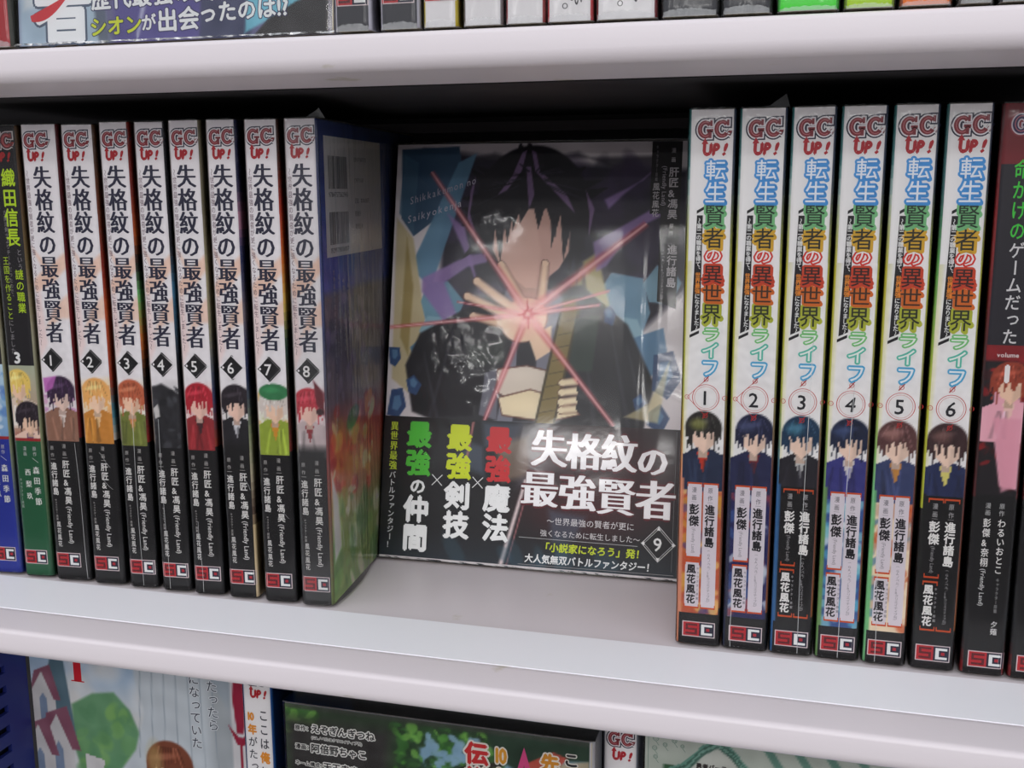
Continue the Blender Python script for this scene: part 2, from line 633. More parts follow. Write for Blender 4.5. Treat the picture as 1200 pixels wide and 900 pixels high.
def jacket(root, w, H, D, spine_bands, left_bands, right_bands, z0=0.5):
    """one closed paper cover: outer skin in ink bands, inner skin, rims"""
    zs = sorted(set([z0, H] + [b[0] for b in spine_bands + left_bands + right_bands if z0 < b[0] < H]))
    zz = []
    for a, b in zip(zs[:-1], zs[1:]):
        n = max(1, int((b - a) / 3))
        zz += [a + (b - a) * i / n for i in range(n)]
    zz.append(zs[-1])
    out, inn = u_path(w, D), u_path(w, D, -0.35)
    n = len(out)
    V, F, C = [], [], []
    for z in zz: V += [(x, y, z) for x, y in out]
    k = len(V)

    def col(bands, z):
        c = bands[-1][1]
        for b in bands:
            if z >= b[0]: c = b[1]
        if bands is not spine_bands:
            for p_, q_ in zip(bands[:-1], bands[1:]):
                if p_[0] <= z < q_[0] and p_[1] is not K:
                    t = (z - p_[0]) / (q_[0] - p_[0])
                    c = tuple(u * (1 - t) + v * t for u, v in zip(p_[1], q_[1]))
        return lin(c)
    for i in range(len(zz) - 1):
        zm = (zz[i] + zz[i + 1]) / 2
        for j in range(n - 1):
            F.append([i * n + j, i * n + j + 1, (i + 1) * n + j + 1, (i + 1) * n + j])
            C.append(col(left_bands if j < 5 else right_bands if j > n - 7 else spine_bands, zm))
    V += [(x, y, z0) for x, y in inn] + [(x, y, H) for x, y in inn]
    wht = lin((225, 222, 220))
    top = (len(zz) - 1) * n
    for j in range(n - 1):
        F.append([k + j, k + n + j, k + n + j + 1, k + j + 1]); C.append(wht)
        F.append([j, k + j, k + j + 1, j + 1]); C.append(wht)
        F.append([top + j, top + j + 1, k + n + j + 1, k + n + j]); C.append(wht)
    V = np.array(V) * MM
    return mesh_from('cover', V, F, M_PRINT, root, corner=np.array(C))


def film(root, w, H, D, mat, seed=0, bulge=0.0, ears=True, seam=True, amp=.12, foot=0.0, creases=()):
    """thin heat-shrunk bag: side skin with fine creases, gathered top and bottom"""
    g = 0.38
    path = u_path(w, D, g, 5)
    # refine the path
    P = [path[0]]
    for a, b in zip(path[:-1], path[1:]):
        L = math.hypot(b[0] - a[0], b[1] - a[1])
        n = max(1, int(L / (.45 if a[1] < 4 and b[1] < 4 else 6)))
        for i in range(1, n + 1): P.append((a[0] + (b[0] - a[0]) * i / n, a[1] + (b[1] - a[1]) * i / n))
    P.append(P[0])
    zt = [i / 34 for i in range(34)] + [.975, .98, .985, .99, .995, 1.0]
    zt = [0, .004, .008, .012, .018] + zt[1:]
    nz = len(zt) - 1
    V, F = [], []
    m = len(P)
    cx, cy = w / 2, D / 2
    for i in range(nz + 1):
        t = zt[i]
        z = 0.12 + t * (H + .35 - .12)
        for j, (x, y) in enumerate(P):
            d = noise.noise(Vector((x * .12 + seed * 7, y * .12, z * .06))) * amp
            dx = dy = 0
            if x > w: dx = abs(d) + bulge * math.sin(math.pi * min(1, max(0, (y - 1) / 46))) * (.45 + .55 * (1 - t)) * (1 + .35 * noise.noise(Vector((y * .15, z * .05, seed))))
            elif x < 0: dx = -abs(d)
            if y <= spine_y(min(max(x, 0), w), w) + .01:
                dy = -abs(d)
                q = max(0, (z - (H - 4.5)) / 4.5, (2.6 - z) / 2.6 if z < 2.6 else 0)
                dy += -q * .42 * abs(noise.noise(Vector((x * .9 + seed * 3.1, z * .18, seed)))) + q * q * .5
            V.append((x + dx, y + dy, z))
    for i in range(nz):
        for j in range(m - 1):
            a = i * m + j
            F.append([a, a + 1, a + 1 + m, a + m])
    k = len(V)
    V.append((cx, cy, .12)); V.append((cx, cy, H + .4))
    for j in range(m - 1):
        F.append([k, j + 1, j]); F.append([k + 1, nz * m + j, nz * m + j + 1])
    o = mesh_from('plastic_wrap', np.array(V) * MM, F, mat, root, smooth=True)
    if seam:
        # puckered gathers of film at the head and the foot of the spine, each a strip of its own
        rs = random.Random(seed)
        for zb, dz, ht in ((H + .2, 1, 1.0), (.5 if foot > 1 else .9, -1, .8)):
            V, F = [], []
            nn = 26
            for i in range(nn + 1):
                s = .5 + (w - 1) * i / nn
                y = spine_y(s, w) - .45
                if dz < 0 and foot > 1:
                    arch = foot * (1 - .45 * (2 * i / nn - 1) ** 2)
                    V.append((s, y - .35 + rs.uniform(-.1, .1), zb - .3))
                    V.append((s + rs.uniform(-.1, .1), y + rs.uniform(0, .12), zb + arch + rs.uniform(-.25, .25)))
                else:
                    V.append((s, y + rs.uniform(-.05, .25), zb - dz * .3))
                    V.append((s + rs.uniform(-.15, .15), y + rs.uniform(.6, 1.6), zb + dz * ht * rs.uniform(.1, .5)))
            for i in range(nn): F.append([2 * i, 2 * i + 2, 2 * i + 3, 2 * i + 1])
            V = np.array(V)
            V[:, 2] = np.maximum(V[:, 2], .1)
            mesh_from('wrap_seam', V * MM, F, M_SEAM, o)
        for (xa, za, xb, zb2) in creases:
            V, F = [], []
            nn = 14
            for i in range(nn + 1):
                t = i / nn
                x = xa + (xb - xa) * t + .25 * math.sin(t * 5 + seed)
                z = za + (zb2 - za) * t
                y = spine_y(x, w) - .62
                V += [(x - .09, y, z), (x + .09, y - .03, z)]
            for i in range(nn): F.append([2 * i, 2 * i + 1, 2 * i + 3, 2 * i + 2])
            mesh_from('film_crease', np.array(V) * MM, F, M_FOLD, o)
        if ears:
            V = [(w * .55, 3, H + .3), (w + .6, 8, H + .3), (w * .95, 5, H + rs.uniform(3.5, 5.5))]
            mesh_from('film_tip', np.array(V) * MM, [[0, 1, 2]], M_SEAM, o)
    return o


def pages(root, w, H, D):
    o = boxes('pages', [((.55) * MM, (w - .55) * MM, 2.4 * MM, (D - 1.0) * MM, .6 * MM, (H - .4) * MM)], M_PAGES, root)
    return o


def stand_in(c, cx, top, sc_, hair, skin, cloth, cloth2, seed=0, hat=None):
    """plain faceless figure-like patches of ink: clothing, skin, hair"""
    rs = random.Random(seed)
    s = sc_
    lt = tuple(min(255, v * 1.35 + 42) for v in hair)
    dk = tuple(v * .6 for v in hair)
    c.poly([(cx - 8 * s, top - 27 * s), (cx - 8 * s, top - 15.6 * s), (cx - 2 * s, top - 12.5 * s), (cx + 2 * s, top - 12.5 * s), (cx + 8 * s, top - 15.2 * s), (cx + 8 * s, top - 27 * s)], cloth)
    c.poly([(cx - 1.9 * s, top - 14 * s), (cx + 1.9 * s, top - 14 * s), (cx + .2 * s, top - 21 * s)], cloth2)
    for k in range(5):
        x = cx + rs.uniform(-5, 5) * s
        c.beam((x, top - 16.5 * s), (x + rs.uniform(-2, 2) * s, top - 26 * s), .5 * s, .9 * s, (lambda f_: tuple(min(255, v * f_ + 8) for v in cloth))(rs.choice((.6, 1.3))), .6)
    c.poly([(cx - 1.3 * s, top - 15.6 * s), (cx + 1.3 * s, top - 15.6 * s), (cx + 1.2 * s, top - 11 * s), (cx - 1.2 * s, top - 11 * s)], tuple(v * .82 for v in skin))
    c.ellipse(cx, top - 5.8 * s, 6 * s, 5.8 * s, hair, 1, .08)
    # uneven hair ends
    pts = [(cx - 6 * s, top - 5.5 * s), (cx + 6 * s, top - 5.5 * s)]
    for x, z in ((5.9, 10), (5.0, 8.8), (5.2, 12.8), (4.2, 9.6), (3.9, 14.2), (3.0, 9.5)): pts.append((cx + x * s, top - (z + rs.uniform(-1, 1)) * s))
    for x, z in ((-3.0, 9.5), (-3.8, 14.0), (-4.3, 9.8), (-5.4, 12.6), (-5.1, 8.8), (-6.1, 10.2)): pts.append((cx + x * s, top - (z + rs.uniform(-1, 1)) * s))
    c.poly(pts, hair)
    c.poly([(cx - 3.7 * s, top - 7.0 * s), (cx + 3.7 * s, top - 7.0 * s), (cx + 3.5 * s, top - 11.2 * s), (cx + .4 * s, top - 14.4 * s), (cx - 3.1 * s, top - 11.4 * s)], skin)
    c.poly([(cx + 1.2 * s, top - 8 * s), (cx + 3.7 * s, top - 8 * s), (cx + 3.4 * s, top - 11.2 * s), (cx + .8 * s, top - 14 * s)], tuple(v * .9 for v in skin), .8, .8)
    x = -4.2
    while x < 4.0:
        wd = rs.uniform(1.2, 2.0)
        ln = rs.uniform(8.6, 12.2)
        lean = rs.uniform(-1.6, .9)
        c.poly([(cx + (x - .2) * s, top - 5 * s), (cx + (x + wd) * s, top - 5 * s), (cx + (x + wd * .5 + lean) * s, top - ln * s)], hair)
        x += wd * .9
    for k in range(9):
        x = -4.6 + k * 1.1
        c.beam((cx + x * .55 * s, top - 1.5 * s), (cx + (x + rs.uniform(-.6, .6)) * s, top - rs.uniform(5, 9) * s), .35 * s, .2 * s, rs.choice((lt, dk)), .55)
    c.ellipse(cx - 1.2 * s, top - 4 * s, 3.4 * s, .8 * s, lt, .5, .9, .2)
    if hat:
        c.ellipse(cx, top - 2.2 * s, 5.8 * s, 3.2 * s, hat, 1, .1)
        c.ellipse(cx - 1 * s, top - 1.4 * s, 3 * s, 1.2 * s, tuple(v * 1.3 for v in hat), .6, .6)


def place(x0, y0, z0, yaw, w, pivot='right'):
    """root Empty at the foot of the spine; mesh coordinates start at the spine's left edge"""
    root = empty('manga_book', (x0 * MM if abs(x0) > 2 else x0, y0, z0), yaw)
    return root


def shift_children(root, dx):
    for c in root.children: c.location.x += dx * MM


# ---- left row, volumes 1 to 8
LX = [(0.0, 15.2), (17.8, 31.3), (34.3, 46.3), (49.3, 61.5), (63.7, 76.1), (79.1, 90.8), (94.6, 107.5), (110.3, 122.7)]
YAW_L = math.radians(5.6)
SKIN = (240, 205, 180)
L_ART = [
    dict(bg=(228, 220, 222), hair=(58, 36, 66), skin=(236, 208, 196), cloth=(150, 110, 92), cloth2=(232, 220, 214), splash=[(190, 110, 180), (210, 140, 190)]),
    dict(bg=(238, 220, 190), hair=(236, 180, 108), skin=(246, 214, 188), cloth=(205, 140, 62), cloth2=(236, 200, 150), splash=[(225, 150, 70), (250, 225, 180)]),
    dict(bg=(232, 226, 214), hair=(196, 104, 72), skin=(244, 206, 178), cloth=(120, 128, 62), cloth2=(220, 150, 100), splash=[(226, 130, 90), (150, 150, 70)]),
    dict(bg=(215, 212, 214), hair=None, splash=[(34, 34, 38), (52, 52, 58), (70, 70, 76)]),
    dict(bg=(232, 216, 214), hair=(176, 36, 52), skin=(242, 204, 190), cloth=(150, 46, 52), cloth2=(70, 40, 46), splash=[(200, 80, 90), (230, 190, 190)]),
    dict(bg=(226, 222, 222), hair=(42, 34, 42), skin=(240, 206, 190), cloth=(36, 34, 40), cloth2=(220, 220, 226), splash=[(70, 60, 70), (180, 170, 176)]),
    dict(bg=(230, 228, 214), hair=(216, 206, 200), skin=(240, 206, 182), cloth=(150, 168, 62), cloth2=(214, 150, 54), splash=[(190, 196, 120), (220, 170, 80)], hat=(58, 128, 82)),
    dict(bg=(230, 214, 216), hair=(196, 48, 66), skin=(244, 208, 194), cloth=(206, 190, 192), cloth2=(150, 40, 50), splash=[(120, 28, 40), (226, 150, 150)]),
]
# colour runs down the covers seen in the gaps (bottom to top)
K = (24, 23, 25)
L_SIDE = [
    [(0, K), (60, (120, 34, 36)), (86, (110, 26, 34)), (110, (128, 30, 40)), (150, (92, 24, 32))],
    [(0, K), (60, (205, 192, 180)), (72, (60, 130, 150)), (84, (170, 62, 38)), (112, (196, 90, 44)), (128, (150, 44, 30)), (150, (120, 60, 34)), (168, (90, 60, 40))],
    [(0, K), (60, (150, 40, 36)), (84, (30, 26, 28)), (100, (206, 110, 44)), (118, (120, 200, 120)), (130, (36, 28, 30)), (140, (196, 96, 36)), (158, (130, 36, 26))],
    [(0, K), (64, (40, 36, 40)), (90, (34, 32, 40)), (120, (70, 130, 165)), (136, (44, 42, 50)), (160, (28, 28, 34))],
    [(0, K), (60, (160, 60, 40)), (80, (60, 70, 110)), (104, (150, 146, 120)), (124, (176, 166, 130)), (150, (120, 112, 88))],
    [(0, (226, 206, 168)), (30, (220, 196, 150)), (34, (80, 60, 50)), (50, (200, 190, 160)), (66, (150, 160, 120)), (90, (30, 40, 84)), (112, (120, 110, 120)), (134, (40, 48, 96)), (146, (190, 130, 150)), (160, (44, 46, 80))],
    [(0, K), (60, (130, 50, 46)), (80, (60, 40, 36)), (100, (40, 70, 60)), (116, (226, 190, 90)), (134, (214, 110, 40)), (152, (176, 52, 34)), (170, (70, 40, 30))],
    [(0, (120, 142, 74)), (60, (150, 52, 50)), (84, (70, 66, 92)), (128, (34, 54, 140)), (150, (24, 44, 104))],
]


def left_volume(i):
    x0, x1 = LX[i]
    w = x1 - x0
    n = i + 1
    H = (182.0, 181.6, 182.2, 182.0, 182.3, 182.2, 182.0, 182.0)[i]
    # pivot about the front right edge so the row keeps the photographed spine line
    root = empty('manga_book', (x1 * MM, 0, 0), math.radians((5.6, 5.6, 5.6, 5.6, 5.6, 5.6, 5.6, 5.0)[i]))
    set_props(root, 'white manga spine, black lower band, diamond %d above a picture of %s' % (n, ('purple-black hair', 'blond hair', 'orange-brown hair', 'a black shape', 'bright red hair', 'black hair', 'a green beret', 'a red-haired horned figure')[i]), 'book', 'black-banded volumes 1 to 8 left of the face-out book')
    sm = spine_map(w)
    a = L_ART[i]
    jacket(root, w, H, 127, [(0, K), (58.5, a['bg']), (86, (236, 232, 235))], [(0, K), (60, (140, 120, 110)), (120, (200, 190, 190))], L_SIDE[i])
    pages(root, w, H, 127)
    cover = [c for c in root.children if c.name.startswith('cover')][0]
    # faint flesh-toned swash behind the title, then the picture above the band
    c = Canvas(w - 1.3, 90, .5, .65, 58.5, (236, 232, 235))
    sw = (238, 198, 176)
    c.poly([(w * .05, 136), (w * .5, 128), (w, 134), (w, 128), (w * .6, 122), (w * .1, 118), (0, 122), (w * .35, 127)], sw, .8, 1.5)
    c.poly([(w, 118), (w * .55, 112), (w * .3, 104), (w * .75, 108), (w, 108)], sw, .7, 1.5)
    c.poly([(0, 112), (w * .2, 120), (w * .3, 98), (0, 90)], (240, 205, 200), .5, 1.5)
    c.poly([(0, 58), (w, 58), (w, 85), (0, 83)], a['bg'], 1, 3)
    if a['hair']:
        c.splat(16, a['splash'], .6, 2.4, (0, w, 60, 82), i + 3, .6)
        stand_in(c, w * (.55, .5, .5, 0, .5, .55, .55, .45)[i], 85.0, 1.0, a['hair'], a['skin'], a['cloth'], a['cloth2'], i, a.get('hat'))
        if i == 0: c.poly([(1, 84), (7, 85), (5, 80), (1.5, 78)], (196, 110, 190), .9, .6)
        if i == 7:
            c.poly([(w * .62, 88), (w * .9, 84), (w * .95, 74), (w * .7, 79)], (110, 20, 36), 1, .5)
            c.ellipse(w * .8, 76, 1.5, 1.2, (60, 16, 24))
    else:
        c.poly([(0, 82), (w * .4, 84), (w, 80), (w, 58), (0, 58)], (44, 44, 48), 1, 1)
        c.splat(40, a['splash'], .4, 1.8, (0, w, 59, 83), 9, .8)
        c.poly([(.8, 74), (3, 76), (3.6, 71), (1.4, 70)], (226, 222, 220), .9, .4)
    if i in (5, 7):
        c.poly([(0, 50), (w, 50), (w, 62), (0, 62)], K, 1, 4)
    c.mottle(3, 1.2, i)
    c.build('spine_artwork', cover, sm, .02)

    T = Print(sm)
    T.vtext('失格紋の最強賢者', w * .52, 166.6, 7.6, 8.55, (44, 44, 66), mincho=True, h=8.9)
    T.vtext('〜世界最強の賢者が更に強くなるために転生しました〜', 1.75, 165.0, 1.75, 2.72, (120, 92, 106), h=2.6)
    T.build('title_lettering', cover)
    L = Print(sm)
    gc_logo(L, .8, 172.9, min(10.8, w - 1.2), 6.6)
    up_logo(L, 2.4, 168.5, 6.8, 3.6)
    L.build('magazine_logo', cover)
    L = Print(sm)
    sc_logo(L, .35, 5.6, 11.0, 6.0)
    L.build('publisher_logo', cover)
    D = Print(sm)
    cx, cz = 5.6, 91.4
    for r_, col, lf in ((5.6, (225, 222, 224), .055), (5.2, (28, 27, 30), .07), (4.55, (150, 148, 150), .085), (4.35, (28, 27, 30), .095)):
        D.face([(cx - r_, cz), (cx, cz - r_), (cx + r_, cz), (cx, cz + r_)], col, lf)
    for dx, dy in ((1, 0), (-1, 0), (0, 1), (0, -1)):
        b, q = 4.7, 5.9
        D.face([(cx + dx * q, cz + dy * q), (cx + dx * b - dy * .8, cz + dy * b - dx * .8), (cx + dx * b + dy * .8, cz + dy * b + dx * .8)], (232, 230, 232), .105)
    D.htext(str(n), cx - 1.85, cz - 2.25, 6.0, (242, 240, 240), .012, .12)
    D.build('volume_number', cover)
    A = Print(sm)
    c1, c2 = (232, 230, 228), (190, 186, 184)
    A.vtext('漫画', 7.9, 58.0, 1.7, 3.1, c2, h=1.9)
    A.line((6.9, 51.6), (9.0, 51.6), .15, c2)
    A.vtext('肝匠&馮昊', 8.1, 50.8, 3.2, 3.75, c1, .02, h=3.5)
    A.rtext('(Friendly Land)', 8.1, 31.4, 2.75, c1, .015, squeeze=.86)
    A.vtext('原作', 2.6, 57.0, 1.6, 2.9, c2, h=1.8)
    A.line((1.7, 50.9), (3.6, 50.9), .15, c2)
    A.vtext('進行諸島', 2.8, 49.8, 2.7, 3.5, c1, .02, h=3.3)
    A.vtext('キャラクター', 2.5, 34.4, 1.0, 1.05, c2)
    A.vtext('原案', 2.5, 27.8, 1.0, 1.3, c2)
    A.vtext('風花風花', 2.9, 25.0, 1.9, 2.75, c1, .01, h=2.6)
    A.build('author_lettering', cover)
    if i == 7:
        back_cover_print(cover, w)
        film(root, w, H, 127, M_FILM_LOOSE, i, 2.0, True)
    else:
        film(root, w, H, 127, M_FILM, i, ears=False, creases=(((w - 2.2, 58, w - .8, 1),), ((6.5, 55, 11, 49), (7, 44, 11.5, 40)), ((6.2, 76, 6.2, 1),), ((3.0, 70, 3.4, 1),), ((3.6, 30, 4.0, 1),), ((8, 50, 11, 44),), ((7, 38, 11.5, 34),))[i])
    shift_children(root, -w)
    return root


def back_cover_print(cover, w):
    """outer back cover of volume 8: blue field, price box with two bar codes, blurb, picture"""
    rm = right_map(w)
    c = Canvas(124, 181, 1.0, 2.0, .6, (30, 52, 128))
    c.vgrad([(0, (120, 150, 80)), (28, (126, 140, 84)), (46, (176, 110, 70)), (62, (170, 60, 56)), (78, (96, 84, 100)), (100, (66, 60, 88)), (118, (70, 70, 96)), (121, (38, 60, 150)), (140, (30, 56, 138)), (182, (20, 38, 92))])
    c.splat(60, [(206, 80, 56), (226, 150, 80), (150, 40, 44), (236, 200, 160)], 1, 5, (4, 60, 34, 74), 3, .7)
    c.splat(50, [(120, 160, 84), (90, 130, 70), (206, 214, 190), (150, 170, 100)], 1, 6, (2, 60, 2, 40), 5, .7)
    c.splat(40, [(92, 76, 130), (60, 54, 90), (120, 110, 140)], 1, 4, (4, 60, 78, 118), 6, .6)
    c.poly([(3, 52), (10, 40), (12, 20), (4, 16)], (214, 222, 220), .8, 2)
    c.ellipse(30, 68, 8, 4, (40, 96, 62), .9, .3, .3)
    c.mottle(5, .6, 3)
    c.rgb = np.clip(c.rgb * 1.3 + 8, 0, 250)
    c.build('back_cover_artwork', cover, rm, .02)
    B = Print(rm)
    B.rect(6.5, 75, 132.5, 176.5, (236, 232, 236), .05)
    rs = random.Random(5)
    for z0, z1, num in ((157.5, 169.5, '9784757562943'), (137, 149, '1929979006007')):
        x = 10.5
        while x < 32:
            b = rs.choice((.25, .3, .5, .75))
            B.rect(x, x + b, z0, z1, (40, 38, 50), .07)
            x += b + rs.choice((.25, .4, .6))
        B.htext(num, 10.3, z0 - 3.0, 2.6, (50, 48, 62), .01, squeeze=1.18)
    for z, s in ((168, 'ISBN978-4-7575'), (160, 'C9979 600'), (152, '定価：本体600円'), (147, '税発行'), (142, '発行日 8')):
        B.htext(s, 40, z, 2.4, (84, 80, 96), 0)
    B.build('bar_code_panel', cover)
    Q = Print(rm)
    blurb = ['世界最強の賢者が更に強くなるために', '転生した異世界で魔法を得て', '仲間になった原作の強者', '最強魔法剣技バトル', 'ファンタジー']
    for k, s in enumerate(blurb):
        Q.vtext(s, 13 + k * 5.2, 128 - k * 2, 1.9, 2.6, (170, 165, 190), h=2.2)
    Q.build('blurb_lettering', cover)


for i in range(8): left_volume(i)


# ---- far left: green-banded and blue-banded volumes of another series
def banded_far_left(x0, x1, band, label, deep, num):
    w = x1 - x0
    root = empty('manga_book', (x1 * MM, 0, 0), YAW_L)
    set_props(root, label, 'book', 'dark volumes at the left end of the row')
    sm = spine_map(w)
    jacket(root, w, 181.8, 127, [(0, band), (57.5, (140, 120, 110)), (88, (30, 28, 32))], [(0, band), (58, (60, 60, 60))], [(0, deep), (58, (150, 158, 120)), (100, (176, 172, 146)), (130, (130, 110, 70)), (160, (96, 70, 44))])
    pages(root, w, 181.8, 127)
    cover = root.children[0]
    c = Canvas(w - 1.3, 31, .5, .65, 57.5, (150, 146, 128))
    if num == 3:
        c.vgrad([(57, (150, 60, 60)), (62, (190, 150, 130)), (88, (176, 182, 160))])
        stand_in(c, w * .35, 87, .9, (236, 206, 110), SKIN, (226, 206, 190), (200, 180, 90), 3)
        stand_in(c, w * .62, 74, .95, (40, 30, 40), SKIN, (236, 206, 190), (110, 80, 120), 4)
    else:
        c.vgrad([(57, (120, 160, 200)), (88, (190, 214, 226))])
        c.splat(30, [(110, 160, 206), (226, 232, 236), (90, 130, 190)], .5, 2.5, (0, w, 58, 86), 2, .7)
    c.poly([(0, 57), (w, 57), (w, 59), (0, 59)], (160, 40, 44))
    c.build('spine_artwork', cover, sm, .02)
    P = Print(sm)
    yg, gy = (190, 222, 44), (150, 146, 150)
    P.vtext('織田信長', w * .62, 166, 6.0, 7.6, yg, .02, h=7.4)
    P.vtext('という', w * .78, 135, 2.2, 2.9, gy)
    P.vtext('謎の職業', w * .72, 127, 3.6, 4.4, yg, .01)
    P.vtext('が魔法剣士よりチートだったので、', w * .42, 150, 1.7, 2.2, gy)
    P.vtext('王国を作ること', w * .3, 132, 2.6, 3.6, yg, .0)
    P.vtext('にしました', w * .3, 107, 2.2, 2.8, gy)
    P.htext(str(num), w * .28, 89.5, 6.2, (240, 240, 240), .04)
    P.build('title_lettering', cover)
    A = Print(sm)
    c1 = (222, 224, 220)
    A.vtext('原作', w * .72, 55.5, 1.7, 2.2, (200, 200, 200), h=1.9)
    A.line((w * .62, 50.5), (w * .82, 48.6), .15, c1)
    A.vtext('森田季節', w * .72, 47.6, 2.9, 4.4, c1, .01, h=3.3, mincho=True)
    A.vtext('漫画', w * .38, 55.5, 1.6, 2.2, (200, 200, 200), h=1.9)
    A.vtext('西梨玖', w * .42, 47, 2.6, 5.0, c1, .01, h=3.0, mincho=True)
    A.vtext('キャラクター原案', w * .15, 42, 1.2, 1.6, (180, 184, 180))
    A.build('author_lettering', cover)
    L = Print(sm)
    gc_logo(L, .6, 172.9, min(10.8, w - 1.0), 6.6, (150, 60, 60), (200, 190, 190), (60, 50, 60))
    up_logo(L, 2.4, 168.5, 6.8, 3.6, (170, 40, 44))
    L.build('magazine_logo', cover)
    L = Print(sm)
    sc_logo(L, .4, 5.4, 10.4, 6.0)
    L.build('publisher_logo', cover)
    film(root, w, 181.8, 127, M_FILM, 20 + num, ears=False)
    shift_children(root, -w)


banded_far_left(-15.6, -3.0, (32, 92, 60), 'dark manga spine with green lower band, numbered 3, left of the white spines', (30, 80, 52), 3)
banded_far_left(-31.0, -18.2, (36, 52, 150), 'manga spine with blue lower band cut off by the left picture edge', (34, 50, 140), 2)

# ---- right row, volumes 1 to 6
RX = [(253.4, 268.2), (269.4, 284.1), (285.4, 299.0), (300.4, 314.1), (315.8, 329.1), (330.9, 344.2)]
R_ART = [
    dict(hair=(44, 42, 40), tint=(186, 190, 90), cloth=(40, 50, 76), cloth2=(200, 60, 40), lo=[(206, 150, 60), (90, 70, 120), (190, 90, 60), (236, 200, 120)], edge=(214, 140, 110), black=False),
    dict(hair=(30, 34, 64), tint=(90, 100, 140), cloth=(40, 44, 80), cloth2=(120, 40, 50), lo=[(60, 90, 150), (150, 60, 70), (40, 40, 90), (200, 210, 220)], edge=(40, 44, 70), black=False),
    dict(hair=(26, 56, 84), tint=(90, 160, 180), cloth=(38, 36, 44), cloth2=(200, 200, 200), lo=None, edge=(50, 100, 150), black=True),
    dict(hair=(28, 38, 66), tint=(80, 100, 150), cloth=(60, 60, 130), cloth2=(220, 214, 214), lo=[(90, 170, 200), (226, 240, 244), (60, 90, 150), (140, 200, 210)], edge=(110, 150, 90), black=False),
    dict(hair=(96, 62, 62), tint=(190, 140, 130), cloth=(60, 70, 110), cloth2=(200, 140, 70), lo=[(90, 130, 160), (200, 90, 50), (240, 220, 190), (206, 170, 150)], edge=(120, 190, 130), black=False),
    dict(hair=(64, 42, 44), tint=(150, 110, 100), cloth=(40, 50, 90), cloth2=(220, 210, 120), lo=None, edge=(30, 32, 30), black=True),
]
TITLE = [('転', 166.4, 7.0, (70, 150, 216), (236, 240, 246)), ('生', 159.6, 7.6, (70, 150, 216), (236, 240, 246)),
         ('賢', 152.4, 8.0, (120, 190, 130), (38, 60, 44)), ('者', 144.9, 7.4, (216, 170, 50), (52, 50, 34)),
         ('の', 138.4, 5.6, (212, 52, 44), (240, 236, 236)), ('異', 132.9, 7.0, (206, 70, 40), (66, 34, 30)),
         ('世', 126.4, 6.6, (216, 110, 40), (70, 46, 28)), ('界', 120.2, 7.6, (180, 186, 60), (52, 58, 34)),
         ('ラ', 112.2, 5.2, (120, 196, 120), (240, 244, 240)), ('イ', 107.2, 6.0, (90, 190, 170), (240, 244, 240)), ('フ', 101.6, 6.6, (80, 170, 214), (240, 244, 246))]


